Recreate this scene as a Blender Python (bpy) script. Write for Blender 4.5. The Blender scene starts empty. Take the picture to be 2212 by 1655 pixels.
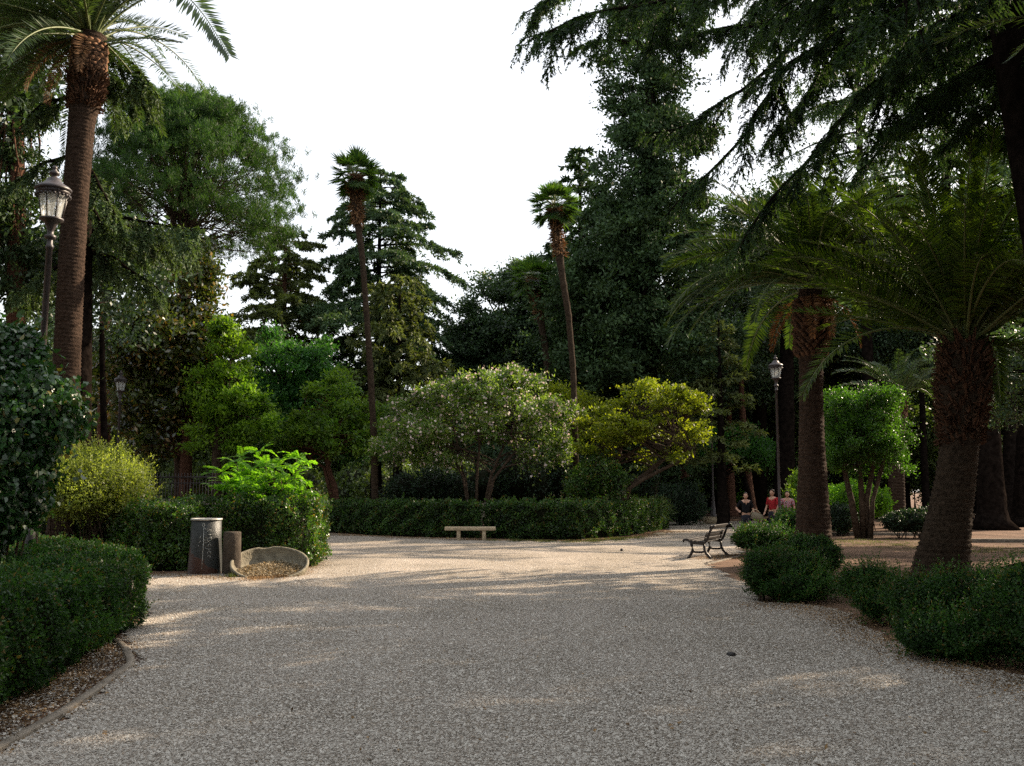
import bpy, math, random
import numpy as np
from math import radians as R, sin, cos, pi

# ------------------------------------------------------------------ camera
scene = bpy.context.scene
F = 2150.0                      # focal length in pixels of a 2212 px wide picture
CX, CY, HOR, HC = 1106.0, 827.5, 1058.0, 1.75
PITCH = math.atan((HOR - CY) / F)
SP, CP = sin(PITCH), cos(PITCH)
cam_d = bpy.data.cameras.new('camera'); cam = bpy.data.objects.new('camera', cam_d)
scene.collection.objects.link(cam); scene.camera = cam
cam.location = (0, 0, HC); cam.rotation_euler = (pi/2 + PITCH, 0, 0)
cam_d.sensor_width = 36; cam_d.lens = 36 * F / 2212; cam_d.clip_start = .05; cam_d.clip_end = 2000

# ------------------------------------------------------------------ light
SUN_AZ = R(57)                  # from +Y (view direction) towards +X
SUN_EL = R(30)
sd = (sin(SUN_AZ)*cos(SUN_EL), cos(SUN_AZ)*cos(SUN_EL), sin(SUN_EL))
world = bpy.data.worlds.new("World"); scene.world = world; world.use_nodes = True
wn = world.node_tree.nodes; wl = world.node_tree.links
bg = wn['Background']
sky = wn.new('ShaderNodeTexSky'); sky.sky_type = 'NISHITA'; sky.sun_disc = False
sky.sun_elevation = SUN_EL; sky.sun_rotation = SUN_AZ
sky.dust_density = 3.0; sky.air_density = 1.0
hz = wn.new('ShaderNodeMixRGB'); hz.inputs[0].default_value = .55
hz.inputs[2].default_value = (9.5, 9.45, 9.45, 1)      # thin white haze over the whole sky
wl.new(sky.outputs[0], hz.inputs[1]); wl.new(hz.outputs[0], bg.inputs[0])
bg.inputs[1].default_value = .085
sun_l = bpy.data.lights.new('sun', 'SUN'); sun_l.energy = 5.0; sun_l.angle = R(.55); sun_l.color = (1, .81, .60)
sun_o = bpy.data.objects.new('sun', sun_l); scene.collection.objects.link(sun_o)
from mathutils import Vector
sun_o.rotation_euler = Vector(sd).to_track_quat('Z', 'Y').to_euler()
vs = scene.view_settings; vs.view_transform = 'Standard'; vs.look = 'None'; vs.gamma = 1; vs.exposure = 1.25
scene.cycles.max_bounces = 6; scene.cycles.diffuse_bounces = 3; scene.cycles.glossy_bounces = 2
scene.cycles.transmission_bounces = 4; scene.cycles.transparent_max_bounces = 6
scene.cycles.caustics_reflective = False; scene.cycles.caustics_refractive = False
scene.cycles.sample_clamp_indirect = 2; scene.cycles.use_denoising = False

# ------------------------------------------------------------------ pixel helpers (2212 x 1655 picture)
def W(x, y, Y):
    a = (x-CX)/F; b = (CY-y)/F
    dy = CP - b*SP; dz = SP + b*CP; t = Y/dy
    return np.array((a*t, Y, HC + dz*t))
def G(x, y):
    a = (x-CX)/F; b = (CY-y)/F
    dy = CP - b*SP; dz = SP + b*CP; t = -HC/dz
    return np.array((a*t, dy*t, 0.))
def X(x, Y): return W(x, HOR, Y)[0]
def Z(y, Y): return W(CX, y, Y)[2]
def PX(n, Y): return n*Y/F
UP = np.array((0., 0., 1.))
def nz(v):
    v = np.asarray(v, float)
    return v/np.maximum(np.linalg.norm(v, axis=-1, keepdims=True), 1e-9)

# ------------------------------------------------------------------ materials
def mat(name, col, rough=.8, spec=.3, metal=0., bump=0., bscale=20., var=.0, vscale=3., col2=None, detail=6.):
    m = bpy.data.materials.new(name); m.use_nodes = True
    n, l = m.node_tree.nodes, m.node_tree.links
    p = n['Principled BSDF']; p.inputs['Roughness'].default_value = rough
    p.inputs['Specular IOR Level'].default_value = spec; p.inputs['Metallic'].default_value = metal
    p.inputs['Base Color'].default_value = (*col, 1)
    tc = n.new('ShaderNodeTexCoord')
    if var or col2:
        t = n.new('ShaderNodeTexNoise'); t.inputs['Scale'].default_value = vscale; t.inputs['Detail'].default_value = detail
        l.new(tc.outputs['Object'], t.inputs['Vector'])
        r = n.new('ShaderNodeValToRGB'); c2 = col2 or tuple(c*(1-var) for c in col)
        r.color_ramp.elements[0].position = .35; r.color_ramp.elements[1].position = .65
        r.color_ramp.elements[0].color = (*c2, 1); r.color_ramp.elements[1].color = (*col, 1)
        l.new(t.outputs['Fac'], r.inputs[0]); l.new(r.outputs[0], p.inputs['Base Color'])
    if bump:
        t = n.new('ShaderNodeTexNoise'); t.inputs['Scale'].default_value = bscale; t.inputs['Detail'].default_value = 8
        b = n.new('ShaderNodeBump'); b.inputs['Strength'].default_value = bump; b.inputs['Distance'].default_value = .05
        l.new(tc.outputs['Object'], t.inputs['Vector']); l.new(t.outputs['Fac'], b.inputs['Height']); l.new(b.outputs[0], p.inputs['Normal'])
    return m

def leafmat(name, dark, light, trans=.35, rough=.45, spec=.4, tcol=None, rare=None, rarefac=.0):
    m = bpy.data.materials.new(name); m.use_nodes = True
    n, l = m.node_tree.nodes, m.node_tree.links
    p = n['Principled BSDF']; p.inputs['Roughness'].default_value = rough; p.inputs['Specular IOR Level'].default_value = spec
    at = n.new('ShaderNodeAttribute'); at.attribute_name = 'v'
    r = n.new('ShaderNodeValToRGB'); e = r.color_ramp.elements
    e[0].color = (*dark, 1); e[1].color = (*light, 1); e[0].position = .05; e[1].position = .95 if not rare else .9-rarefac
    if rare:
        k = e.new(.97-rarefac); k.color = (*rare, 1)
    l.new(at.outputs['Fac'], r.inputs[0])
    tc = n.new('ShaderNodeTexCoord'); t = n.new('ShaderNodeTexNoise'); t.inputs['Scale'].default_value = .9; t.inputs['Detail'].default_value = 2
    l.new(tc.outputs['Object'], t.inputs['Vector'])
    mr = n.new('ShaderNodeMapRange'); mr.inputs[1].default_value = .3; mr.inputs[2].default_value = .7; mr.inputs[3].default_value = .58; mr.inputs[4].default_value = 1.42
    l.new(t.outputs['Fac'], mr.inputs[0])
    mx = n.new('ShaderNodeMixRGB'); mx.blend_type = 'MULTIPLY'; mx.inputs[0].default_value = 1
    l.new(r.outputs[0], mx.inputs[1]); l.new(mr.outputs[0], mx.inputs[2]); l.new(mx.outputs[0], p.inputs['Base Color'])
    tr = n.new('ShaderNodeBsdfTranslucent')
    m2 = n.new('ShaderNodeMixRGB'); m2.blend_type = 'MULTIPLY'; m2.inputs[0].default_value = 1
    m2.inputs[2].default_value = (*(tcol or (1.8, 1.9, .6)), 1); l.new(mx.outputs[0], m2.inputs[1]); l.new(m2.outputs[0], tr.inputs[0])
    ms = n.new('ShaderNodeMixShader'); ms.inputs[0].default_value = trans
    l.new(p.outputs[0], ms.inputs[1]); l.new(tr.outputs[0], ms.inputs[2]); l.new(ms.outputs[0], n['Material Output'].inputs['Surface'])
    return m

M = {}
M['box'] = leafmat('boxwood_leaf', (.010, .036, .008), (.044, .108, .022), .30, .5, .25, rare=(.12, .085, .025), rarefac=.0)
M['box_dk'] = leafmat('dark_hedge_leaf', (.014, .040, .010), (.062, .132, .024), .30, .42, .4, rare=(.13, .09, .025), rarefac=.01)
M['laurel'] = leafmat('laurel_leaf', (.022, .058, .012), (.066, .138, .022), .35, .38, .5, rare=(.16, .11, .03), rarefac=.01)
M['clipped'] = leafmat('clipped_tree_leaf', (.022, .064, .009), (.066, .155, .020), .45, .42, .4)
M['ivy'] = leafmat('ivy_leaf', (.012, .045, .012), (.035, .095, .026), .20, .30, .6, rare=(.16, .13, .03), rarefac=.0)
M['yellow'] = leafmat('pale_shrub_leaf', (.095, .130, .026), (.26, .30, .080), .45, .5, .3)
M['bright'] = leafmat('bright_leaf', (.075, .190, .014), (.160, .320, .030), .55, .5, .3)
M['locust'] = leafmat('locust_leaf', (.050, .115, .014), (.130, .205, .026), .45, .5, .3)
M['robinia'] = leafmat('robinia_leaf', (.070, .150, .014), (.165, .270, .028), .50, .5, .3)
M['acacia'] = leafmat('fine_green_leaf', (.024, .085, .020), (.050, .140, .030), .40, .5, .3)
M['magnolia'] = leafmat('magnolia_leaf', (.030, .055, .014), (.100, .120, .026), .28, .24, 1.0, rare=(.24, .15, .04), rarefac=.04)
M['cedar'] = leafmat('cedar_needle', (.036, .070, .036), (.085, .140, .064), .15, .6, .2)
M['cedar_olive'] = leafmat('olive_cedar_needle', (.055, .075, .026), (.120, .145, .052), .25, .6, .2)
M['deodar'] = leafmat('deodar_needle', (.040, .078, .034), (.110, .155, .065), .2, .6, .2)
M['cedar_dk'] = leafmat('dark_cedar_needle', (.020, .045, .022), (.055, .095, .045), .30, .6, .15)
M['cypress'] = leafmat('cypress_needle', (.024, .050, .020), (.056, .098, .038), .15, .6, .2)
M['pine'] = leafmat('pine_needle', (.018, .050, .012), (.048, .098, .020), .30, .6, .2)
M['oak'] = leafmat('evergreen_oak_leaf', (.026, .052, .026), (.060, .104, .048), .24, .45, .35)
M['date'] = leafmat('date_palm_leaflet', (.030, .060, .024), (.065, .105, .040), .28, .38, .5)
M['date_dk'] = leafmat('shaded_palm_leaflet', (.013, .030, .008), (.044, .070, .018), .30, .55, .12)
M['date_y'] = leafmat('young_palm_leaflet', (.022, .048, .007), (.075, .118, .014), .38, .5, .2)
M['fan'] = leafmat('fan_palm_leaf', (.025, .070, .018), (.075, .130, .025), .35, .4, .5)
M['oleander'] = leafmat('oleander_leaf', (.055, .112, .022), (.170, .238, .058), .40, .45, .4)
M['crape'] = leafmat('crape_leaf', (.085, .120, .012), (.200, .225, .020), .50, .45, .3)
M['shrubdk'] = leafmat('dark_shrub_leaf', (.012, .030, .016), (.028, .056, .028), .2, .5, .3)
M['woods'] = leafmat('woodland_leaf', (.034, .060, .020), (.095, .135, .042), .3, .5, .3)
M['yucca'] = leafmat('yucca_leaf', (.050, .100, .030), (.14, .18, .07), .3, .4, .5)
M['bloss'] = leafmat('blossom', (.62, .48, .46), (.85, .74, .70), .3, .6, .2, tcol=(1, .9, .9))
M['dry'] = leafmat('dry_leaf', (.11, .065, .030), (.40, .27, .14), .2, .6, .2, tcol=(1, .8, .5))
M['straw_pale'] = leafmat('pale_straw', (.16, .125, .075), (.46, .38, .25), .2, .6, .2, tcol=(1, .8, .5))
M['straw'] = leafmat('dead_frond', (.11, .060, .028), (.24, .13, .06), .15, .7, .2, tcol=(1, .7, .4))
M['grass'] = leafmat('grass_blade', (.030, .055, .014), (.11, .12, .04), .3, .6, .2)
M['bark'] = mat('bark', (.085, .060, .042), .95, .1, bump=.8, bscale=14, var=.55, vscale=9)
M['bark_red'] = mat('reddish_bark', (.13, .065, .042), .95, .1, bump=.8, bscale=16, var=.5, vscale=10)
M['bark_dk'] = mat('dark_bark', (.017, .013, .011), 1., .0, bump=1., bscale=9, var=.6, vscale=5)
M['bark_pale'] = mat('pale_smooth_bark', (.19, .135, .085), .85, .2, bump=.4, bscale=18, var=.45, vscale=8)
M['palm_bark'] = mat('palm_bark', (.062, .040, .028), .95, .1, bump=.9, bscale=30, var=.5, vscale=12)
M['palm_dk'] = mat('dark_palm_bark', (.060, .042, .028), .95, .1, bump=.9, bscale=30, var=.55, vscale=12)
M['boot'] = mat('cut_leaf_base', (.30, .16, .09), .85, .15, bump=.4, bscale=30, var=.5, vscale=8)
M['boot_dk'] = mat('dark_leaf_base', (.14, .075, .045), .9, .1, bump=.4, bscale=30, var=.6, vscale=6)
M['core_dk'] = mat('shade_core', (.020, .022, .012), .95, .05, bump=.6, bscale=30, var=.5, vscale=14)  # near-black tone puts the shade inside the foliage into the core's colour
M['iron'] = mat('painted_iron', (.050, .040, .040), .45, .5, bump=.08, bscale=60, var=.25, vscale=8)
M['iron_blk'] = mat('black_iron', (.022, .018, .018), .5, .4, bump=.1, bscale=60, var=.4, vscale=10)
M['slat'] = mat('bench_slat', (.030, .024, .022), .55, .3, bump=.2, bscale=40, var=.4, vscale=15)
M['stone'] = mat('pale_stone', (.54, .43, .29), .9, .2, bump=.35, bscale=40, var=.25, vscale=7)
M['kerb'] = mat('kerb_stone', (.24, .205, .165), .9, .2, bump=.5, bscale=35, var=.4, vscale=5)
M['stone_kerb'] = mat('pale_kerb_stone', (.34, .29, .23), .9, .2, bump=.5, bscale=35, var=.35, vscale=4)
M['basin'] = mat('weathered_basin', (.25, .225, .165), .9, .2, bump=.5, bscale=25, var=.45, vscale=6)
M['drum2'] = mat('brown_concrete', (.085, .068, .052), .9, .2, bump=.6, bscale=40, var=.45, vscale=9)
M['white'] = mat('white_paint', (.62, .64, .60), .6, .3, var=.3, vscale=30)
M['skin'] = mat('skin', (.50, .29, .20), .55, .4)
M['black_cloth'] = mat('black_cloth', (.012, .012, .014), .9, .1)
M['dark_trs'] = mat('dark_trousers', (.03, .03, .04), .9, .1)
M['red_cloth'] = mat('red_cloth', (.34, .025, .030), .85, .1)
M['hair'] = mat('dark_hair', (.018, .012, .010), .6, .3)
M['khaki'] = mat('khaki_canvas', (.20, .17, .12), .9, .1, bump=.2, bscale=60)
M['pinkcap'] = mat('pink_white_cap', (.62, .40, .36), .6, .3)

def plaid():
    m = mat('checked_cloth', (.4, .1, .1), .85, .1); n, l = m.node_tree.nodes, m.node_tree.links
    tc = n.new('ShaderNodeTexCoord'); c = n.new('ShaderNodeTexChecker'); c.inputs['Scale'].default_value = 24
    c.inputs['Color1'].default_value = (.45, .08, .10, 1); c.inputs['Color2'].default_value = (.42, .40, .45, 1)
    l.new(tc.outputs['Object'], c.inputs['Vector']); l.new(c.outputs['Color'], n['Principled BSDF'].inputs['Base Color'])
    return m
M['plaid'] = plaid()

def glass():
    m = bpy.data.materials.new('whitened_glass'); m.use_nodes = True; n, l = m.node_tree.nodes, m.node_tree.links
    p = n['Principled BSDF']; p.inputs['Base Color'].default_value = (.85, .88, .86, 1); p.inputs['Roughness'].default_value = .2  # whitened to stand for sky reflected in and seen through the panes
    t = n.new('ShaderNodeBsdfTransparent'); tl = n.new('ShaderNodeBsdfTranslucent'); tl.inputs[0].default_value = (.92, .95, .92, 1)
    a = n.new('ShaderNodeMixShader'); a.inputs[0].default_value = .5; b = n.new('ShaderNodeMixShader'); b.inputs[0].default_value = .55
    l.new(p.outputs[0], a.inputs[1]); l.new(tl.outputs[0], a.inputs[2]); l.new(t.outputs[0], b.inputs[1]); l.new(a.outputs[0], b.inputs[2])
    l.new(b.outputs[0], n['Material Output'].inputs['Surface']); return m
M['glass'] = glass()

def gravelmat():
    m = bpy.data.materials.new('crushed_gravel'); m.use_nodes = True; n, l = m.node_tree.nodes, m.node_tree.links
    p = n['Principled BSDF']; p.inputs['Roughness'].default_value = .85; p.inputs['Specular IOR Level'].default_value = .25
    tc = n.new('ShaderNodeTexCoord')
    # slightly warped cells so the stones are not all of one size
    nw = n.new('ShaderNodeTexNoise'); nw.inputs['Scale'].default_value = 9; nw.inputs['Detail'].default_value = 3
    l.new(tc.outputs['Object'], nw.inputs['Vector'])
    mixv = n.new('ShaderNodeMixRGB'); mixv.inputs[0].default_value = .10
    l.new(tc.outputs['Object'], mixv.inputs[1]); l.new(nw.outputs['Color'], mixv.inputs[2])
    v = n.new('ShaderNodeTexVoronoi'); v.inputs['Scale'].default_value = 58; l.new(mixv.outputs[0], v.inputs['Vector'])
    sp = n.new('ShaderNodeSeparateColor'); l.new(v.outputs['Color'], sp.inputs[0])
    r = n.new('ShaderNodeValToRGB'); e = r.color_ramp.elements
    e[0].position = 0; e[0].color = (.18, .16, .13, 1); e[1].position = 1; e[1].color = (.64, .60, .53, 1)
    for pos, c in ((.12, (.31, .27, .225)), (.35, (.41, .37, .32)), (.6, (.46, .425, .37)), (.85, (.52, .485, .43))):
        k = e.new(pos); k.color = (*c, 1)
    l.new(sp.outputs[0], r.inputs[0])
    # dark gaps between the stones
    g = n.new('ShaderNodeMapRange'); g.inputs[1].default_value = .35; g.inputs[2].default_value = .75; g.inputs[3].default_value = 1; g.inputs[4].default_value = .38
    l.new(v.outputs['Distance'], g.inputs[0])
    mg = n.new('ShaderNodeMixRGB'); mg.blend_type = 'MULTIPLY'; mg.inputs[0].default_value = 1
    l.new(r.outputs[0], mg.inputs[1]); l.new(g.outputs[0], mg.inputs[2])
    # broad patches: cleaner and dustier gravel
    b = n.new('ShaderNodeTexNoise'); b.inputs['Scale'].default_value = .55; b.inputs['Detail'].default_value = 5
    l.new(tc.outputs['Object'], b.inputs['Vector'])
    br = n.new('ShaderNodeValToRGB'); be = br.color_ramp.elements
    be[0].position = .3; be[0].color = (.74, .69, .62, 1); be[1].position = .7; be[1].color = (1.12, 1.06, 1.02, 1)
    l.new(b.outputs['Fac'], br.inputs[0])
    mb = n.new('ShaderNodeMixRGB'); mb.blend_type = 'MULTIPLY'; mb.inputs[0].default_value = 1
    l.new(mg.outputs[0], mb.inputs[1]); l.new(br.outputs[0], mb.inputs[2])
    mp = n.new('ShaderNodeMapping'); mp.inputs['Scale'].default_value = (1.5, .16, 1); mp.inputs['Rotation'].default_value = (0, 0, .12); l.new(tc.outputs['Object'], mp.inputs['Vector'])
    tk = n.new('ShaderNodeTexNoise'); tk.inputs['Scale'].default_value = 1.0; tk.inputs['Detail'].default_value = 3; l.new(mp.outputs[0], tk.inputs['Vector'])
    tr_ = n.new('ShaderNodeMapRange'); tr_.inputs[1].default_value = .35; tr_.inputs[2].default_value = .65; tr_.inputs[3].default_value = .98; tr_.inputs[4].default_value = 1.16; l.new(tk.outputs['Fac'], tr_.inputs[0])
    mk = n.new('ShaderNodeMixRGB'); mk.blend_type = 'MULTIPLY'; mk.inputs[0].default_value = 1; l.new(mb.outputs[0], mk.inputs[1]); l.new(tr_.outputs[0], mk.inputs[2]); l.new(mk.outputs[0], p.inputs['Base Color'])
    iv = n.new('ShaderNodeMath'); iv.operation = 'MULTIPLY'; iv.inputs[1].default_value = -1; l.new(v.outputs['Distance'], iv.inputs[0])
    ad = n.new('ShaderNodeMath'); ad.operation = 'MULTIPLY_ADD'; ad.inputs[1].default_value = .8; l.new(sp.outputs[1], ad.inputs[0]); l.new(iv.outputs[0], ad.inputs[2])
    bp = n.new('ShaderNodeBump'); bp.inputs['Strength'].default_value = .9; bp.inputs['Distance'].default_value = .012
    l.new(ad.outputs[0], bp.inputs['Height']); l.new(bp.outputs[0], p.inputs['Normal'])
    return m
M['gravel'] = gravelmat()

def soilmat():
    m = bpy.data.materials.new('brown_soil'); m.use_nodes = True; n, l = m.node_tree.nodes, m.node_tree.links
    p = n['Principled BSDF']; p.inputs['Roughness'].default_value = .95; p.inputs['Specular IOR Level'].default_value = .1
    tc = n.new('ShaderNodeTexCoord')
    a = n.new('ShaderNodeTexNoise'); a.inputs['Scale'].default_value = .5; a.inputs['Detail'].default_value = 8; l.new(tc.outputs['Object'], a.inputs['Vector'])
    b = n.new('ShaderNodeTexNoise'); b.inputs['Scale'].default_value = 30; b.inputs['Detail'].default_value = 6; l.new(tc.outputs['Object'], b.inputs['Vector'])
    r = n.new('ShaderNodeValToRGB'); e = r.color_ramp.elements
    e[0].position = .32; e[0].color = (.085, .056, .040, 1); e[1].position = .70; e[1].color = (.205, .135, .098, 1)
    l.new(a.outputs['Fac'], r.inputs[0])
    r2 = n.new('ShaderNodeValToRGB'); e = r2.color_ramp.elements; e[0].position = .3; e[0].color = (.62, .60, .55, 1); e[1].position = .7; e[1].color = (1.25, 1.2, 1.15, 1)
    l.new(b.outputs['Fac'], r2.inputs[0])
    mx = n.new('ShaderNodeMixRGB'); mx.blend_type = 'MULTIPLY'; mx.inputs[0].default_value = 1
    l.new(r.outputs[0], mx.inputs[1]); l.new(r2.outputs[0], mx.inputs[2]); l.new(mx.outputs[0], p.inputs['Base Color'])
    bp = n.new('ShaderNodeBump'); bp.inputs['Strength'].default_value = .8; bp.inputs['Distance'].default_value = .04
    l.new(b.outputs['Fac'], bp.inputs['Height']); l.new(bp.outputs[0], p.inputs['Normal'])
    return m
M['soil'] = soilmat()

def drummat():
    m = mat('painted_metal_drum', (.026, .030, .029), .5, .4, bump=.25, bscale=30, var=.35, vscale=6)
    n, l = m.node_tree.nodes, m.node_tree.links; p = n['Principled BSDF']
    src = p.inputs['Base Color'].links[0].from_socket
    tc = n.new('ShaderNodeTexCoord'); sx = n.new('ShaderNodeSeparateXYZ'); l.new(tc.outputs['Object'], sx.inputs[0])
    t = n.new('ShaderNodeTexNoise'); t.inputs['Scale'].default_value = 5; t.inputs['Detail'].default_value = 6; l.new(tc.outputs['Object'], t.inputs['Vector'])
    a = n.new('ShaderNodeMath'); a.operation = 'MULTIPLY_ADD'; a.inputs[1].default_value = -1.0; l.new(sx.outputs['X'], a.inputs[0]); 
    z = n.new('ShaderNodeMath'); z.operation = 'MULTIPLY'; z.inputs[1].default_value = -1.1; l.new(sx.outputs['Z'], z.inputs[0]); l.new(z.outputs[0], a.inputs[2])
    b = n.new('ShaderNodeMath'); b.operation = 'MULTIPLY_ADD'; b.inputs[1].default_value = .55; l.new(t.outputs['Fac'], b.inputs[0]); l.new(a.outputs[0], b.inputs[2])
    g = n.new('ShaderNodeMath'); g.operation = 'GREATER_THAN'; g.inputs[1].default_value = -.03; l.new(b.outputs[0], g.inputs[0])
    mx = n.new('ShaderNodeMixRGB'); l.new(g.outputs[0], mx.inputs[0]); l.new(src, mx.inputs[1]); mx.inputs[2].default_value = (.050, .020, .012, 1)
    l.new(mx.outputs[0], p.inputs['Base Color']); return m
M['drum'] = drummat()

# ------------------------------------------------------------------ mesh helpers
COL = scene.collection
class MB:
    def __init__(s): s.v = []; s.f = []; s.n = 0
    def add(s, v, f):
        v = np.asarray(v, np.float32).reshape(-1, 3); f = np.asarray(f, np.int32)
        s.v.append(v); s.f.append(f + s.n); s.n += len(v)
    def box(s, c, d, rot=None):
        x, y, z = [q/2 for q in d]
        v = np.array([(-x,-y,-z),(x,-y,-z),(x,y,-z),(-x,y,-z),(-x,-y,z),(x,-y,z),(x,y,z),(-x,y,z)])
        if rot is not None: v = v @ np.asarray(rot).T
        s.add(v + np.asarray(c), [(0,3,2,1),(4,5,6,7),(0,1,5,4),(1,2,6,5),(2,3,7,6),(3,0,4,7)])
    def tube(s, pts, rad, k=6, caps=True, rough=0.):
        p = np.asarray(pts, float); r = np.broadcast_to(np.asarray(rad, float), (len(p),))
        t = np.gradient(p, axis=0); t = nz(t)
        ref = np.array((0., 0, 1.)) if abs(t[0][2]) < .9 else np.array((1., 0, 0))
        u = nz(np.cross(t, ref)); w = np.cross(t, u)
        a = np.arange(k)*2*pi/k
        ring = (u[:, None, :]*np.cos(a)[None, :, None] + w[:, None, :]*np.sin(a)[None, :, None])*r[:, None, None] + p[:, None, :]
        if rough:
            q = wob(np.stack(np.broadcast_arrays(a[None, :]*5, np.arange(len(p))[:, None]*.9, 0*r[:, None]), -1), len(p)*1.3, 1.3)+.6*np.sin(a*9)[None, :]*np.sin(np.arange(len(p))*.7)[:, None]
            ring = p[:, None, :]+(ring-p[:, None, :])*(1+rough*q)[..., None]
        n = len(p); v = ring.reshape(-1, 3); f = []
        i = np.arange(n-1)[:, None]*k; j = np.arange(k)[None, :]; j2 = (j+1) % k
        f = np.stack([i+j, i+j2, i+k+j2, i+k+j], -1).reshape(-1, 4)
        s.add(v, f)
        if caps and k >= 3:
            s.v.append(np.stack([p[0], p[-1]]).astype(np.float32)); c0 = s.n; s.n += 2; b = c0 - n*k
            jj = np.arange(k); j2 = (jj+1) % k
            s.f.append(np.stack([b+j2, b+jj, np.full(k, c0)], -1).astype(np.int32))
            s.f.append(np.stack([b+(n-1)*k+jj, b+(n-1)*k+j2, np.full(k, c0+1)], -1).astype(np.int32))
    def lathe(s, prof, c=(0,0,0), k=20):
        prof = np.asarray(prof, float); a = np.arange(k)*2*pi/k; n = len(prof)
        v = np.stack([prof[:, 0][:, None]*np.cos(a), prof[:, 0][:, None]*np.sin(a), np.repeat(prof[:, 1][:, None], k, 1)], -1).reshape(-1, 3)+np.asarray(c)
        i = np.arange(n-1)[:, None]*k; j = np.arange(k)[None, :]; j2 = (j+1) % k
        s.add(v, np.stack([i+j, i+j2, i+k+j2, i+k+j], -1).reshape(-1, 4))
    def prism(s, poly, y0, y1, axis='y'):
        n = len(poly); P = np.asarray(poly, float)
        def mk(q):
            o = np.zeros((n, 3))
            if axis == 'y': o[:, 0] = P[:, 0]; o[:, 1] = q; o[:, 2] = P[:, 1]
            elif axis == 'x': o[:, 1] = P[:, 0]; o[:, 0] = q; o[:, 2] = P[:, 1]
            else: o[:, 0] = P[:, 0]; o[:, 1] = P[:, 1]; o[:, 2] = q
            return o
        b = s.n; s.v.append(np.concatenate([mk(y0), mk(y1)]).astype(np.float32)); s.n += 2*n
        s.f.append(np.array([[b+i for i in range(n)]], np.int32)); s.f.append(np.array([[b+n+i for i in range(n)][::-1]], np.int32))
        s.f.append(np.array([[b+i, b+n+i, b+n+(i+1) % n, b+(i+1) % n] for i in range(n)], np.int32))
    def mesh(s, name, smooth=False):
        me = bpy.data.meshes.new(name); V = np.concatenate(s.v); me.vertices.add(len(V)); me.vertices.foreach_set('co', V.ravel())
        L = np.concatenate([f.ravel() for f in s.f]); tot = np.concatenate([np.full(len(f), f.shape[1], np.int32) for f in s.f])
        st = np.concatenate([[0], np.cumsum(tot)[:-1]]).astype(np.int32)
        me.loops.add(len(L)); me.loops.foreach_set('vertex_index', L); me.polygons.add(len(tot)); me.polygons.foreach_set('loop_start', st)
        if smooth: me.polygons.foreach_set('use_smooth', np.ones(len(tot), bool))
        me.update(calc_edges=True); return me
    def build(s, name, material, parent=None, smooth=False, loc=None):
        me = s.mesh(name, smooth); me.materials.append(material); o = bpy.data.objects.new(name, me); COL.objects.link(o)
        if parent is not None:
            o.parent = parent
            pl = parent_loc(parent)
            me.transform(__import__('mathutils').Matrix.Translation((-pl[0], -pl[1], -pl[2])))
        if loc is not None: o.location = loc
        return o
LOCS = {}
def parent_loc(p): return LOCS.get(p.name, (0, 0, 0))

def tag(o, label=None, cat=None, group=None, kind=None):
    if label: o['label'] = label
    if cat: o['category'] = cat
    if group: o['group'] = group
    if kind: o['kind'] = kind
    return o
def thing(name, label, cat, loc=(0, 0, 0), group=None):
    o = bpy.data.objects.new(name, None); COL.objects.link(o); o.location = [float(q) for q in loc]; o.empty_display_size = .3
    LOCS[o.name] = tuple(float(q) for q in loc)
    return tag(o, label, cat, group)
def dup(root, loc, label=None, rotz=None, scale=None):
    r = root.copy(); COL.objects.link(r); r.location = loc; LOCS[r.name] = tuple(loc)
    if label: r['label'] = label
    if rotz is not None: r.rotation_euler = (0, 0, rotz)
    if scale is not None: r.scale = (scale,)*3 if not hasattr(scale, '__len__') else scale
    for ch in list(root.children):
        c = ch.copy(); COL.objects.link(c); c.parent = r
        for g in ch.children:
            d = g.copy(); COL.objects.link(d); d.parent = c
    return r

def leaf_obj(name, base, d, nrm, L, Wd, material, parent, rng, v=None, hexa=False):
    base = np.asarray(base); n = len(base); d = nz(d); side = nz(np.cross(d, nrm)); L = np.broadcast_to(L, (n,))[:, None]; Wd = np.broadcast_to(Wd, (n,))[:, None]
    if hexa:
        nn = np.cross(side, d)
        V = np.stack([base, base+d*L*.22+side*Wd*.5, base+d*L*.62+side*Wd*.36, base+d*L-nn*L*.12, base+d*L*.62-side*Wd*.36, base+d*L*.22-side*Wd*.5], 1)
        V[:, [0]] += (nn*L*.05)[:, None]
        k = 6
    else:
        V = np.stack([base, base+d*L*.42+side*Wd*.5, base+d*L, base+d*L*.42-side*Wd*.5], 1); k = 4
    pl = np.array(parent_loc(parent)) if parent is not None else np.zeros(3)
    V = (V - pl).astype(np.float32)
    me = bpy.data.meshes.new(name); me.vertices.add(n*k); me.vertices.foreach_set('co', V.ravel())
    me.loops.add(n*k); me.loops.foreach_set('vertex_index', np.arange(n*k, dtype=np.int32))
    me.polygons.add(n); me.polygons.foreach_set('loop_start', (np.arange(n)*k).astype(np.int32)); me.update(calc_edges=True)
    at = me.attributes.new('v', 'FLOAT', 'FACE'); at.data.foreach_set('value', (rng.random(n) if v is None else np.asarray(v)).astype(np.float32))
    me.materials.append(material); o = bpy.data.objects.new(name, me); COL.objects.link(o)
    if parent is not None: o.parent = parent
    return o

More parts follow.
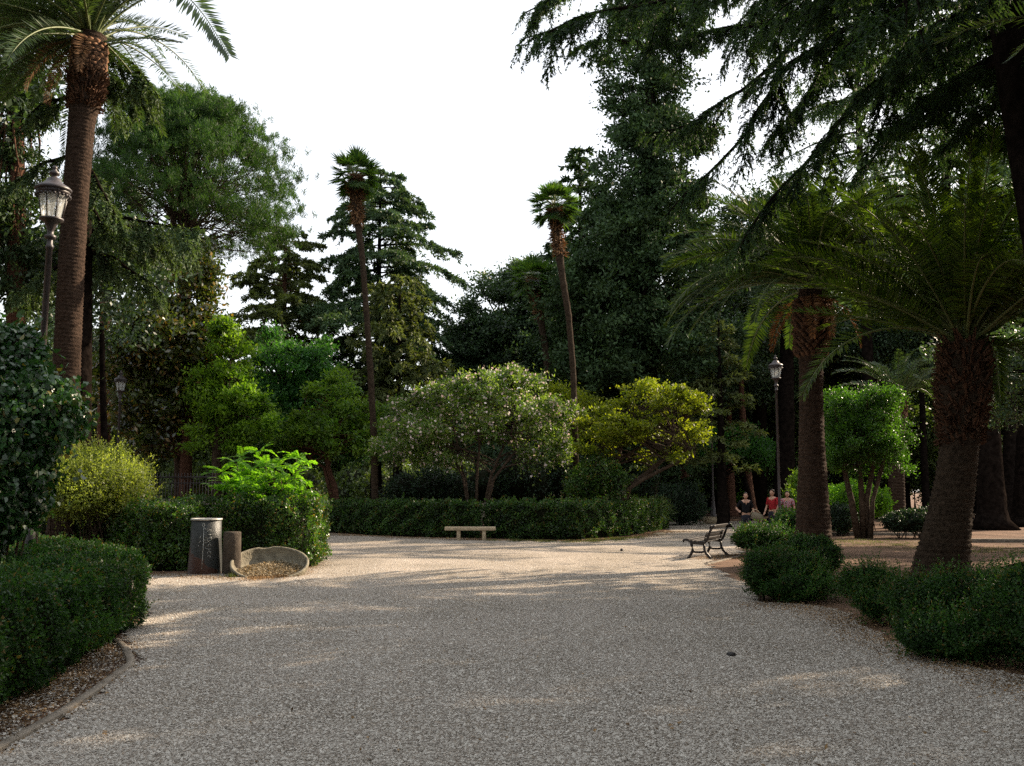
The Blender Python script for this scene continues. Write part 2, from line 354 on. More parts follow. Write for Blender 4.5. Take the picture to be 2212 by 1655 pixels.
def wob(p, s, k=1.0):
    """smooth noise, about -1..1, for arrays of points"""
    p = np.asarray(p)*k; a = p[..., 0]; b = p[..., 1]; c = p[..., 2] if p.shape[-1] > 2 else 0*a
    return (np.sin(a*1.7+s)*np.cos(b*1.3+s*2.1)+np.sin(b*2.9+c*2.2+s*.7)*.6+np.sin(c*3.7-a*2.3+s*1.9)*.5)/1.8
def rdir(rng, n): return nz(rng.normal(size=(n, 3)))
def curve(p0, p1, bend, n=8):
    t = np.linspace(0, 1, n)[:, None]; p0 = np.asarray(p0); p1 = np.asarray(p1)
    return p0*(1-t)+p1*t+np.asarray(bend)*(4*t*(1-t))

def E(cx, cy, rx, ry, Y, rd=None):
    c = W(cx, cy, Y); return (c, np.array((PX(rx, Y), PX(rd if rd else rx, Y), PX(ry, Y))))

def ell_sample(rng, ells, n, shell=.25, below=.3):
    """clump centres inside a union of ellipsoids, mostly near the outside"""
    vol = np.array([e[1].prod()**.67 for e in ells]); pick = rng.choice(len(ells), n, p=vol/vol.sum())
    C = np.array([e[0] for e in ells])[pick]; Rr = np.array([e[1] for e in ells])[pick]
    d = rdir(rng, n); lo = d[:, 2] < -below; d[lo, 2] *= -rng.random(lo.sum()); d = nz(d)
    r = 1-np.abs(rng.normal(0, shell, n)); r = np.clip(r, .1, 1)
    P = C+d*Rr*r[:, None]
    k = 1/max(.35, float(np.mean(Rr))); q = C[:, :1]*.7
    r2 = 1+.16*wob(P, 1.3, 2.2*k)+.13*wob(P, 5.1, 4.6*k)+rng.normal(0, .05, n); P = C+d*Rr*(r*r2)[:, None]
    return P, d

# ------------------------------------------------------------------ plants
def trunk_path(base, top, r0, r1, n=10, bend=(0, 0, 0), flare=.35):
    p = curve(base, top, bend, n); t = np.linspace(0, 1, n); r = r0+(r1-r0)*t; r[0] *= 1+flare
    return p, r

def broadleaf(name, label, cat, trunks, ells, nclump, lpc, cr, ll, lw, leafm, barkm, seed, nlimb=40, shell=.28, below=.7, group=None,
              outward=.5, upn=.8, flat=.6, hexa=False, base=None, droop=0., blossoms=0, wr=.03, minz=None, lob=.68):
    """trunks: list of (pts, radii). ells: envelope. leaves sit in clumps at the ends of limbs"""
    rng = np.random.default_rng(seed)
    b0 = np.array(base if base is not None else trunks[0][0][0]); b0 = (b0[0], b0[1], 0)
    t = thing(name, label, cat, b0, group)
    mb = MB()
    for p, r in trunks: mb.tube(p, r, 10)
    P, d = ell_sample(rng, ells, nclump, shell, below)
    nlb = max(14, nclump//13); lc, ld = ell_sample(rng, ells, nlb, .12, below); mr_ = float(np.mean([e[1].mean() for e in ells]))
    cc = np.mean([e[0] for e in ells], 0); lc = cc+(lc-cc)*rng.uniform(.85, 1.16, nlb)[:, None]
    sel = rng.random(nclump) < lob; w_ = rng.integers(nlb, size=nclump); lr = mr_*rng.uniform(.12, .34, nlb)
    P2 = lc[w_]+rng.normal(size=(nclump, 3))*lr[w_][:, None]*.62*np.array((1, 1, .6)); P[sel] = P2[sel]; d[sel] = nz(d[sel]+ld[w_][sel])
    if minz is not None: P[:, 2] = np.maximum(P[:, 2], minz+.1*rng.random(nclump))
    idx = rng.choice(nclump, min(nlimb, nclump), replace=False)
    for q, i in enumerate(idx):
        tp, tr = trunks[rng.integers(len(trunks))]
        # start on the trunk below the clump
        dist = np.abs(tp[:, 2]-(P[i][2]-.45*np.linalg.norm(tp[:, :2]-P[i][:2], axis=1))); a = max(int(np.argmin(dist)), 1 if len(tp) > 2 else 0); f = rng.random()*.8; a2 = min(a+1, len(tp)-1)
        s = tp[a]*(1-f)+tp[a2]*f; rr = min(tr[a]*.5, wr*2.2)
        L = np.linalg.norm(P[i]-s)
        c = curve(s, P[i], (rng.normal(0, .06)*L, rng.normal(0, .06)*L, .08*L), 7)
        mb.tube(c, np.linspace(rr, .008, 7), 5, False)
    tr = mb.build('trunk', barkm, t, True)
    n = nclump*lpc; C = np.repeat(P, lpc, 0); D = np.repeat(d, lpc, 0)
    crv = cr*rng.uniform(.5, 1.3, nclump); off = rng.normal(size=(n, 3))*np.repeat(crv, lpc)[:, None]*np.array((1, 1, flat))
    B = C+off; dirs = nz(rdir(rng, n)+D*outward-UP*droop); nr = nz(rdir(rng, n)+UP*upn)
    v = np.clip(rng.normal(.5, .22, n)+np.repeat(rng.normal(0, .24, nclump), lpc), 0, 1)
    leaf_obj('crown', B, dirs, nr, ll*rng.uniform(.6, 1.25, n), lw*rng.uniform(.7, 1.2, n), leafm, t, rng, v, hexa)
    if blossoms:
        q = rng.choice(nclump, min(blossoms, nclump), replace=False); blossoms = len(q); m = 4; nb = blossoms*m
        BB = np.repeat(P[q]+d[q]*cr*.5, m, 0)+rng.normal(size=(nb, 3))*.13
        leaf_obj('blossoms', BB, rdir(rng, nb), rdir(rng, nb), .12, .11, M['bloss'], t, rng)
    return t

def twig_tufts(rng, path, tl0, tl1, ntw, hang, m, k, sp=.6, s0=.12, upv=.12, both=True):
    path = np.asarray(path); n = len(path); s = s0+(1-s0)*rng.random(ntw)**.85
    x = s*(n-1); a = np.minimum(x.astype(int), n-2); f = (x-a)[:, None]
    P = path[a]*(1-f)+path[a+1]*f; T = nz(path[a+1]-path[a])
    side = nz(np.cross(T, UP))*np.where(rng.random(ntw) < .5, 1, -1)[:, None]
    ang = rng.uniform(R(25), R(75), ntw)[:, None]
    d = nz(T*np.cos(ang)+side*np.sin(ang)+UP*rng.normal(0, upv, ntw)[:, None])
    tl = (tl0+(tl1-tl0)*s)*rng.uniform(.5, 1.2, ntw)
    q = (np.arange(m)[None, :]+rng.random((ntw, m)))/m
    pos = P[:, None, :]+d[:, None, :]*(tl[:, None]*q)[..., None]-UP*(hang*tl[:, None]*q**1.7)[..., None]
    dd = nz(d[:, None, :]-UP*(hang*1.7*q**.7)[..., None])
    B = np.repeat(pos.reshape(-1, 3), k, 0); D = np.repeat(dd.reshape(-1, 3), k, 0)
    D = nz(D+rng.normal(size=D.shape)*sp)
    N = nz(rng.normal(size=D.shape)+UP*.7)
    return B, D, N

def conifer(name, label, base, H, tr, z0, L0, Ltop, nl, seed, leafm, barkm, rise=.15, droop=.35, twl=.35, hang=.5, m=5, k=2, nlen=.2, nw=.05,
            pp=1., dens=7., group=None, lean=(0, 0), azr=None, cat='conifer', topz=1., sp=.6, lvar=.3, tfac=.3):
    rng = np.random.default_rng(seed); base = np.array((base[0], base[1], 0.))
    t = thing(name, label, cat, base, group); mb = MB()
    tp, trr = trunk_path(base, base+np.array((lean[0], lean[1], H)), tr, .04, 60, (0, 0, 0)); trr = trr*(1+.4*np.exp(-tp[:, 2]/.5)); mb.tube(tp, trr, 20, True, .07)
    BB, DD, NN = [], [], []
    for i in range(nl):
        h = z0+(topz-z0)*((i+rng.random())/nl)**.92
        az = i*2.39996+rng.normal(0, .25) if azr is None else rng.uniform(*azr)
        u = (h-z0)/(1-z0); L = (L0*(1-u)**pp+Ltop)*rng.uniform(1-lvar, 1+lvar)
        o = base+np.array((lean[0]*h, lean[1]*h, H*h)); dr = np.array((cos(az), sin(az), 0.))
        s = np.linspace(0, 1, 9); q = rise*rng.uniform(.4, 1.6); dq = droop*rng.uniform(.55, 1.5)
        wv = rng.normal(0, .05)
        path = o+dr*(L*s)[:, None]+UP*(L*(q*s-dq*s**2))[:, None]+np.cross(dr, UP)*(L*wv*np.sin(s*5))[:, None]
        mb.tube(path, np.linspace(max(.018*L, .02), .008, 9), 5, False)
        nt = max(5, int(L*dens)); B, D, N = twig_tufts(rng, path, twl*L*.9+.1, twl*L*tfac+.08, nt, hang, m, k, sp)
        BB.append(B); DD.append(D); NN.append(N)
    mb.build('trunk', barkm, t, True)
    B = np.concatenate(BB); D = np.concatenate(DD); N = np.concatenate(NN); n = len(B)
    v = np.clip(.5+rng.normal(0, .2, n)+.2*wob(B, seed, 1.2), 0, 1)
    leaf_obj('crown', B, D, N, nlen*rng.uniform(.6, 1.3, n), nw*rng.uniform(.7, 1.3, n), leafm, t, rng, v)
    return t

def frond_arrays(rng, o, az, el0, L, droop, ll, n, lw, vang=.45, fold=.0, pts=None, roll=None):
    ns = 22; s = np.linspace(0, 1, ns); el = el0-droop*s**1.35
    dr = np.stack([np.cos(el)*cos(az), np.cos(el)*sin(az), np.sin(el)], -1)
    path = np.asarray(o)+np.concatenate([[np.zeros(3)], np.cumsum(dr[:-1]*L/(ns-1), 0)])
    if pts is not None:
        Q = np.asarray(pts); u = s*(len(Q)-1); path = np.column_stack([np.interp(u, range(len(Q)), Q[:, i]) for i in range(3)])
        for _ in range(6): path[1:-1] = (path[:-2]+2*path[1:-1]+path[2:])/4
        dr = nz(np.gradient(path, axis=0)); h = path[-1]-path[0]; az = math.atan2(h[1], h[0])
    roll = rng.normal(0, .35) if roll is None else roll
    q = np.repeat(np.linspace(.14, .995, n), 2); sg = np.tile([1., -1.], n)
    x = q*(ns-1); a = np.minimum(x.astype(int), ns-2); f = (x-a)[:, None]
    P = path[a]*(1-f)+path[a+1]*f; T = dr[a]
    sd0 = np.array((-sin(az), cos(az), 0.)); sd = nz(np.broadcast_to(sd0, T.shape)); Nn = nz(np.cross(sd, T)); Nn = np.where(Nn[:, 2:3] < 0, -Nn, Nn)
    sd, Nn = sd*cos(roll)+Nn*sin(roll), Nn*cos(roll)-sd*sin(roll)
    fw = .35+1.1*q**3
    D = nz(T*fw[:, None]+sd*sg[:, None]+Nn*vang*rng.uniform(.3, 1.2, len(q))[:, None]+rng.normal(size=T.shape)*.07-UP*.12)
    Ln = ll*np.clip(np.minimum(q*5.5-.45, 1.15-.75*q**2.2), .2, 1)*rng.uniform(.85, 1.1, len(q))
    return path, P, D, nz(Nn+rng.normal(size=Nn.shape)*.3), Ln, np.full(len(q), lw)

def date_palm(name, label, path, radii, seed, nfr, fl, leafm, barkm, ll=.42, lw=.028, nleaf=75, boots=(0, 0, .5), bootm=None, drooprange=(.7, 1.6),
              elr=(-.35, 1.35), ring=.10, azbias=None, group=None, extra=(), dead=0, rough_top=0, nm=1.0, given=(), clear=None):
    rng = np.random.default_rng(seed); path = np.asarray(path, float); base = (path[0][0], path[0][1], 0)
    t = thing(name, label, 'palm tree', base, group)
    # ringed trunk: leaf scars in a tight spiral of overlapping rows
    ln = np.concatenate([[0], np.cumsum(np.linalg.norm(np.diff(path, axis=0), axis=1))]); tot = ln[-1]
    ns = int(tot/.028); u = np.linspace(0, tot, ns); P = np.stack([np.interp(u, ln, path[:, i]) for i in range(3)], -1); r = np.interp(u, ln, radii)
    k = 40; a = np.arange(k)*2*pi/k
    ph = (u[:, None]/ring+a[None, :]/(2*pi)*1.0+.22*np.abs(((a[None, :]*11/(2*pi)+np.floor(u[:, None]/ring)*.5) % 1)-.5)) % 1
    rr = r[:, None]*(1+.085*(ph-.5)+.02*wob(np.stack(np.broadcast_arrays(a[None, :]*3, u[:, None]*4, 0*u[:, None]), -1), seed, 1))
    rr += .012*rng.normal(size=rr.shape)*nm*r[:, None]
    v = np.stack([P[:, 0:1]+rr*np.cos(a), P[:, 1:2]+rr*np.sin(a), np.repeat(P[:, 2:3], k, 1)], -1).reshape(-1, 3)
    i = np.arange(ns-1)[:, None]*k; j = np.arange(k)[None, :]; j2 = (j+1) % k
    mb = MB(); mb.add(v, np.stack([i+j, i+j2, i+k+j2, i+k+j], -1).reshape(-1, 4)); mb.build('trunk', barkm, t)
    top = path[-1]
    # cut leaf bases just under the crown
    if boots[1] > boots[0]:
        mb = MB(); z = boots[0]; row = 0
        while z < boots[1]:
            c = np.array([np.interp(z, path[:, 2], path[:, i]) for i in range(3)]); rad = np.interp(z, path[:, 2], radii); nb = 15
            for q in range(nb):
                az = (q+.5*(row % 2))*2*pi/nb+rng.normal(0, .05); rd = np.array((cos(az), sin(az), 0)); tg = np.array((-sin(az), cos(az), 0))
                w = rad*2*pi/nb*.42; out = boots[2]*rng.uniform(.7, 1.3); b = c+rd*rad*.93; h = boots[2]*.8
                tip = b+rd*out+UP*h*.9
                hgt = w*.62
                vv = [b-tg*w*1.1, b-UP*hgt*1.6, b+tg*w*1.1, b+UP*hgt, tip-tg*w, tip-UP*hgt*.9+rd*.02, tip+tg*w, tip+UP*hgt*.9-rd*.02]
                mb.add(vv, [(0, 1, 5, 4), (1, 2, 6, 5), (2, 3, 7, 6), (3, 0, 4, 7), (4, 5, 6, 7)])
            z += rad*.27; row += 1
        mb.build('leaf_bases', bootm or M['boot'], t)
    if rough_top:
        # shaggy old leaf stubs and fibre
        mb = MB()
        for q in range(rough_top):
            z = rng.uniform(boots[0]-.9, top[2] if boots[1]-boots[0] < .1 else boots[0]+.05); c = np.array([np.interp(z, path[:, 2], path[:, i]) for i in range(3)]); rad = np.interp(z, path[:, 2], radii)
            az = rng.uniform(0, 2*pi); rd = np.array((cos(az), sin(az), 0)); tg = np.array((-sin(az), cos(az), 0)); w = rng.uniform(.03, .07)
            b = c+rd*rad*.9; L = rng.uniform(.12, .34); tip = b+rd*L*.55+UP*L*rng.uniform(-.4, .9)
            mb.add([b-tg*w, b+tg*w, tip+tg*w*.4, tip-tg*w*.4, b-UP*.04, tip-UP*.03], [(0, 1, 2, 3), (1, 4, 5, 2), (4, 0, 3, 5)])
        mb.build('fibre_stubs', M['boot_dk'], t)
    rb = MB(); A = [[], [], [], [], []]
    specs = []
    for q in range(nfr):
        u = (q+.5)/nfr; el = elr[1]-(elr[1]-elr[0])*u**.9+rng.normal(0, .08); az = q*2.39996+rng.normal(0, .2)
        specs.append((az, el, fl*rng.uniform(.85, 1.08)*(.75 if u < .08 else 1), drooprange[0]+(drooprange[1]-drooprange[0])*rng.random()))
    specs += list(extra)
    if clear: specs = [q for q in specs if not (clear[0] < ((q[0]+pi) % (2*pi))-pi < clear[1] and q[1] < clear[2])]
    for az, el, L, dr in specs:
        o = top+np.array((cos(az), sin(az), 0))*radii[-1]*.4+UP*rng.uniform(-.1, .25)*min(1, fl/3)
        p, B, D, N, Ln, Lw = frond_arrays(rng, o, az, el, L, dr, ll, nleaf, lw)
        rb.tube(p, np.linspace(.030, .006, len(p))*fl/3.6, 5, False)
        for x, y in zip(A, (B, D, N, Ln, Lw)): x.append(y)
    for pts, gl, gw, gr in given:
        p, B, D, N, Ln, Lw = frond_arrays(rng, top, 0, 0, 1, 0, gl, nleaf, gw, .25, pts=pts, roll=gr); rb.tube(p, np.linspace(.032, .008, len(p)), 5, False)
        for x, y in zip(A, (B, D, N, Ln, Lw)): x.append(y)
    rb.build('frond_stalks', mat_rachis, t, True)
    B, D, N, Ln, Lw = [np.concatenate(x) for x in A]
    leaf_obj('crown', B, D, N, Ln, Lw, leafm, t, rng)
    if dead:
        A = [[], [], [], [], []]
        for q in range(dead):
            az = rng.uniform(0, 2*pi); o = top+np.array((cos(az), sin(az), 0))*radii[-1]*.8-UP*.1
            p, B, D, N, Ln, Lw = frond_arrays(rng, o, az, -.5, fl*.45, 1.0, ll*.6, 40, lw*.8)
            for x, y in zip(A, (B, D, N, Ln, Lw)): x.append(y)
        B, D, N, Ln, Lw = [np.concatenate(x) for x in A]; leaf_obj('dead_fronds', B, D, N, Ln, Lw, M['straw'], t, rng)
    return t
mat_rachis = mat('frond_stalk', (.12, .15, .05), .5, .4)

def fan_palm(name, label, path, radii, seed, nf=40, pet=.72, fan=.62, leafm=None, group=None, top_shag=2.2):
    rng = np.random.default_rng(seed); path = np.asarray(path, float); t = thing(name, label, 'palm tree', (path[0][0], path[0][1], 0), group)
    mb = MB(); ln = np.linspace(0, 1, len(path)); n = 90; u = np.linspace(0, 1, n); P = np.stack([np.interp(u, ln, path[:, i]) for i in range(3)], -1)
    r = np.interp(u, ln, radii)*(1+.05*np.sin(u*400)+rng.normal(0, .03, n)); mb.tube(P, r, 10); mb.build('trunk', M['palm_dk'], t)
    top = path[-1]
    # brown fibre and dead leaf bases on the upper stem
    q = 900; z = top[2]-top_shag*rng.random(q)**1.3+.1; c = np.stack([np.interp(z, path[:, 2], path[:, i]) for i in range(3)], -1); az = rng.uniform(0, 2*pi, q)
    rd = np.stack([np.cos(az), np.sin(az), 0*az], -1); rad = np.interp(z, path[:, 2], radii)[:, None]
    leaf_obj('fibre', c+rd*rad*.9, rd*.6-UP*rng.uniform(-.3, 1, q)[:, None]+rng.normal(size=(q, 3))*.2, rd, rng.uniform(.1, .32, q), .06, M['straw'], t, rng)
    B, D, N, Ln = [], [], [], []
    st = MB()
    for i in range(nf):
        u = (i+.5)/nf; el = 1.25-2.15*u**.9+rng.normal(0, .14); az = i*2.39996+rng.normal(0, .2)
        rd = np.array((cos(az), sin(az), 0)); d = rd*cos(el)+UP*sin(el); L = pet*rng.uniform(.7, 1.15)
        e = top+d*L; st.tube([top, top+d*L*.5+UP*.03, e], [.02, .014, .01], 4, False)
        sd = np.array((-sin(az), cos(az), 0)); nn = nz(np.cross(sd, d)); 
        if nn[2] < 0: nn = -nn
        d2 = nz(d-UP*.25); m = 30; a = np.linspace(-2.0, 2.0, m)+rng.normal(0, .03, m)
        dd = nz(d2[None]*np.cos(a)[:, None]+sd[None]*np.sin(a)[:, None]+nn[None]*(.18*np.abs(np.sin(a*7.5)))[:, None]-UP*.12*np.abs(a)[:, None]*.6)
        B.append(np.repeat(e[None], m, 0)); D.append(dd); N.append(nz(np.repeat(nn[None], m, 0)+rng.normal(size=(m, 3))*.3)); Ln.append(fan*(1-.09*a**2)*rng.uniform(.85, 1.1, m))
    st.build('leaf_stalks', mat_rachis, t, True)
    B, D, N, Ln = np.concatenate(B), np.concatenate(D), np.concatenate(N), np.concatenate(Ln)
    leaf_obj('crown', B, D, N, Ln, .07, leafm or M['fan'], t, rng)
    return t

def sprigs(rng, O, Dn, n_l, length, ll):
    """short shoots standing out of a hedge: leaf arrays"""
    m = len(O); q = (np.arange(n_l)[None, :]+.5)/n_l
    L = length*rng.uniform(.4, 1.2, m)
    pos = O[:, None]+Dn[:, None]*(L[:, None]*q)[..., None]
    d = nz(np.repeat(Dn[:, None], n_l, 1)*.6+rng.normal(size=(m, n_l, 3))*.7)
    return pos.reshape(-1, 3), d.reshape(-1, 3)

def inpoly(P, poly):
    x, y = P[:, 0], P[:, 1]; ins = np.zeros(len(P), bool); n = len(poly)
    for i in range(n):
        x1, y1 = poly[i][:2]; x2, y2 = poly[(i+1) % n][:2]
        c = ((y1 > y) != (y2 > y)) & (x < (x2-x1)*(y-y1)/((y2-y1) or 1e-9)+x1); ins ^= c
    return ins
def edist(P, poly):
    d = np.full(len(P), 1e9); n = len(poly)
    for i in range(n):
        a = np.array(poly[i][:2]); b = np.array(poly[(i+1) % n][:2]); ab = b-a
        t = np.clip(((P[:, :2]-a)@ab)/(ab@ab), 0, 1); d = np.minimum(d, np.linalg.norm(P[:, :2]-(a+t[:, None]*ab), axis=1))
    return d

def hedge(name, label, poly, h, dens, ll, lw, leafm, seed, rnd=.18, amp=.05, under=.0, group=None, nspr=60, sprl=.15, hfun=None, cat='hedge', layers=2.2, gaps=0.):
    rng = np.random.default_rng(seed); poly = [tuple(p[:2]) for p in poly]; A = np.array(poly); c = A.mean(0)
    t = thing(name, label, cat, (c[0], c[1], 0), group)
    area = 0.5*abs(sum(A[i][0]*A[(i+1) % len(A)][1]-A[(i+1) % len(A)][0]*A[i][1] for i in range(len(A))))
    # top
    n = int(area*dens*layers); lo, hi = A.min(0), A.max(0); P = []
    k = int(n*((hi-lo).prod()/area))+1; Q = rng.uniform(lo, hi, (k, 2)); Q = Q[inpoly(Q, poly)]
    d = edist(Q, poly); HH = (hfun(Q) if hfun else np.full(len(Q), h)); q3 = np.column_stack([Q, 0*Q[:, 0]])
    zz = HH+amp*wob(q3, seed, 3.1)+amp*.6*wob(q3, seed+3, 9)-np.where(d < rnd, rnd-np.sqrt(np.maximum(rnd**2-(rnd-d)**2, 0)), 0)
    Ptop = np.column_stack([Q, zz-np.abs(rng.normal(0, .05, len(Q)))]); Ntop = np.tile(UP, (len(Q), 1))
    # sides
    PS, NS = [], []
    cw = sum(A[i][0]*A[(i+1) % len(A)][1]-A[(i+1) % len(A)][0]*A[i][1] for i in range(len(A))) < 0
    for i in range(len(A)):
        a, b = A[i], A[(i+1) % len(A)]; L = np.linalg.norm(b-a); m = int(L*h*dens*layers)
        if m < 1: continue
        tt = rng.random(m); q = a+(b-a)*tt[:, None]; hh = hfun(q) if hfun else np.full(m, h); z = under+(hh-under)*rng.random(m)**.9
        nn = np.array((b[1]-a[1], -(b[0]-a[0])))/L*(-1 if cw else 1)
        q3 = np.column_stack([q, z]); ins = np.where(z > hh-rnd, rnd-np.sqrt(np.maximum(rnd**2-(z-(hh-rnd))**2, 0)), 0)+np.abs(rng.normal(0, .05, m))-amp*1.3*wob(q3, seed+1, 3.1)-amp*.7*wob(q3, seed+2, 8)
        ins += .12*np.clip((under+.25-z)/.25, 0, 1)
        PS.append(np.column_stack([q-nn*ins[:, None], z])); NS.append(np.tile((nn[0], nn[1], .15), (m, 1)))
    Pt = np.concatenate([Ptop]+PS); N = nz(np.concatenate([Ntop]+NS))
    if gaps:
        keep = wob(Pt, seed+9, 4.3)+rng.normal(0, .25, len(Pt)) > -1+gaps; Pt = Pt[keep]; N = N[keep]
    n = len(Pt); D = nz(rdir(rng, n)+N*.5+UP*.25); NN = nz(rdir(rng, n)*.9+N)
    v = np.clip(.42+rng.normal(0, .26, n)+.25*wob(Pt, seed+5, 2.5), 0, 1)
    if nspr:
        q = rng.choice(n, nspr); sdv = nz(N[q]*.6+UP*.7+rng.normal(size=(nspr, 3))*.35); sp, sdir = sprigs(rng, Pt[q], sdv, 9, sprl, ll)
        Pt = np.concatenate([Pt, sp]); D = np.concatenate([D, sdir]); NN = np.concatenate([NN, rdir(rng, len(sp))]); v = np.concatenate([v, rng.uniform(.55, 1, len(sp))])
    n = len(Pt)
    leaf_obj('foliage', Pt, D, NN, ll*rng.uniform(.6, 1.25, n), lw*rng.uniform(.7, 1.2, n), leafm, t, rng, v)
    # solid dark core standing in for the shade inside the hedge
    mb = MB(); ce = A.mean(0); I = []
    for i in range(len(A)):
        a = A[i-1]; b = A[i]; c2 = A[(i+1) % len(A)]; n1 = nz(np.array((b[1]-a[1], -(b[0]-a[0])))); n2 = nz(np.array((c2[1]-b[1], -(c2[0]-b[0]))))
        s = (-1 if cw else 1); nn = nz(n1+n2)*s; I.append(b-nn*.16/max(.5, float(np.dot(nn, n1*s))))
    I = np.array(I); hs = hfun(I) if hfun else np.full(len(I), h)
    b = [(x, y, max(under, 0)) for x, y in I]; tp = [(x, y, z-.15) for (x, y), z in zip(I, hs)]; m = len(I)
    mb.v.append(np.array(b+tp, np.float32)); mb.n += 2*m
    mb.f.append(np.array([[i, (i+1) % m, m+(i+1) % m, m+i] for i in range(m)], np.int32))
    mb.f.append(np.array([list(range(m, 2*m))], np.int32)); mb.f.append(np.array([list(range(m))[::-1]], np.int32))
    mb.build('shade_core', M['core_dk'], t)
    return t

def bush(name, label, ells, nl, ll, lw, leafm, seed, cat='bush', group=None, core=.78, nspr=150, sprl=.2, stems=10, base=None, amp=.25, thick=.09, hexa=False, droop=0., stem_h=.5, stemm=None, zmin=.02, upb=.35, spn=9):
    rng = np.random.default_rng(seed); c0 = ells[0][0]; b = np.array((c0[0], c0[1], 0.)) if base is None else np.array(base, float)
    t = thing(name, label, cat, b, group)
    ar = np.array([(e[1][0]*e[1][1]+e[1][0]*e[1][2]+e[1][1]*e[1][2]) for e in ells]); pick = rng.choice(len(ells), nl, p=ar/ar.sum())
    C = np.array([e[0] for e in ells])[pick]; Rr = np.array([e[1] for e in ells])[pick]; d = rdir(rng, nl)
    r = 1-np.abs(rng.normal(0, thick*1.5, nl)); P = C+d*Rr*r[:, None]; r = r+amp*wob(P, seed, 3.2/max(.3, ells[0][1][0]))+amp*.5*wob(P, seed+4, 9/max(.3, ells[0][1][0])); P = C+d*Rr*r[:, None]
    keep = P[:, 2] > zmin
    for i, (c, rr) in enumerate(ells): keep &= ~((np.linalg.norm((P-c)/rr, axis=1) < .72) & (pick != i))
    P = P[keep]; d = d[keep]; Rk = Rr[keep]; N = nz(d/Rk); n = len(P)
    D = nz(rdir(rng, n)+N*.5+UP*upb-UP*droop); NN = nz(rdir(rng, n)*.8+N); v = np.clip(.45+rng.normal(0, .2, n)+.25*wob(P, seed+5, 2.5), 0, 1)
    if nspr:
        q = rng.choice(n, nspr); sv = nz(N[q]*.6+UP*.6+rng.normal(size=(nspr, 3))*.35-UP*droop); sp, sdr = sprigs(rng, P[q], sv, spn, sprl, ll)
        P = np.concatenate([P, sp]); D = np.concatenate([D, sdr]); NN = np.concatenate([NN, rdir(rng, len(sp))]); v = np.concatenate([v, rng.uniform(.5, 1, len(sp))])
    n = len(P)
    leaf_obj('foliage', P, D, NN, ll*rng.uniform(.6, 1.25, n), lw*rng.uniform(.7, 1.2, n), leafm, t, rng, v, hexa)
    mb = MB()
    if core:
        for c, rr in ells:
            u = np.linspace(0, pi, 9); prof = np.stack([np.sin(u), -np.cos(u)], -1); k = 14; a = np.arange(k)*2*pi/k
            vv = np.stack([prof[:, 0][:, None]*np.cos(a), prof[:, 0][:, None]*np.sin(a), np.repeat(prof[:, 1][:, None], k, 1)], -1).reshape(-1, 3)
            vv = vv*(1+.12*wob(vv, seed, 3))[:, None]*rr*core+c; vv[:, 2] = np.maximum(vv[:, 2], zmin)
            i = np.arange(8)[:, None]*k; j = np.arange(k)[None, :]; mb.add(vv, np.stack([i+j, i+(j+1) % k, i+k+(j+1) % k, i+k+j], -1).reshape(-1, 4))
        mb.build('shade_core', M['core_dk'], t)  # solid dark core standing in for the bush's shaded inside
    if stems:
        mb = MB()
        for i in range(stems):
            e = ells[rng.integers(len(ells))]; f = rng.normal(size=3)*.35; g = e[0]+f*e[1]; s = b+np.array((rng.normal(0, .12), rng.normal(0, .12), 0))
            if rng.random() < .6: s = np.array((e[0][0]+rng.normal(0, .2)*e[1][0], e[0][1]+rng.normal(0, .2)*e[1][1], 0))
            mb.tube(curve(s, g, (rng.normal(0, .05), rng.normal(0, .05), 0), 6), np.linspace(.022, .008, 6), 5, False)
        mb.build('stems', stemm or M['bark'], t, True)
    return t


# ================================================================== ground
rg = np.random.default_rng(5)
def grid_sheet(name, x0, x1, y0, y1, st, z, m, f=None):
    xs = np.arange(x0, x1+st, st); ys = np.arange(y0, y1+st, st); Xg, Yg = np.meshgrid(xs, ys); nx = len(xs)
    Pq = np.column_stack([Xg.ravel(), Yg.ravel(), np.full(Xg.size, z)]); Pq[:, 2] += ghz(Pq)
    i = (np.arange(len(ys)-1)[:, None]*nx+np.arange(nx-1)[None, :]).ravel(); q = np.stack([i, i+1, i+nx+1, i+nx], -1)
    if f is not None: q = q[f(Pq[q].mean(1))]
    used = np.unique(q); re = np.zeros(len(Pq), np.int32); re[used] = np.arange(len(used))
    mb = MB(); mb.add(Pq[used], re[q]); o = mb.build(name, m, None, True); o['kind'] = 'structure'; return o
def ghz(P): return .012*wob(P*np.array((1, 1, 0)), 2.2, .7)
mb = MB()
mb.box((0, 60, -.06), (10, 10, .01))
mb = MB(); s = 420
mb.add([(-s, -60, -.035), (s, -60, -.035), (s, 700, -.035), (-s, 700, -.035)], [(0, 1, 2, 3)])
o = mb.build('ground', M['soil']); o['kind'] = 'structure'
o = grid_sheet('soil', -30, 40, 2, 72, .5, .0, M['soil'])

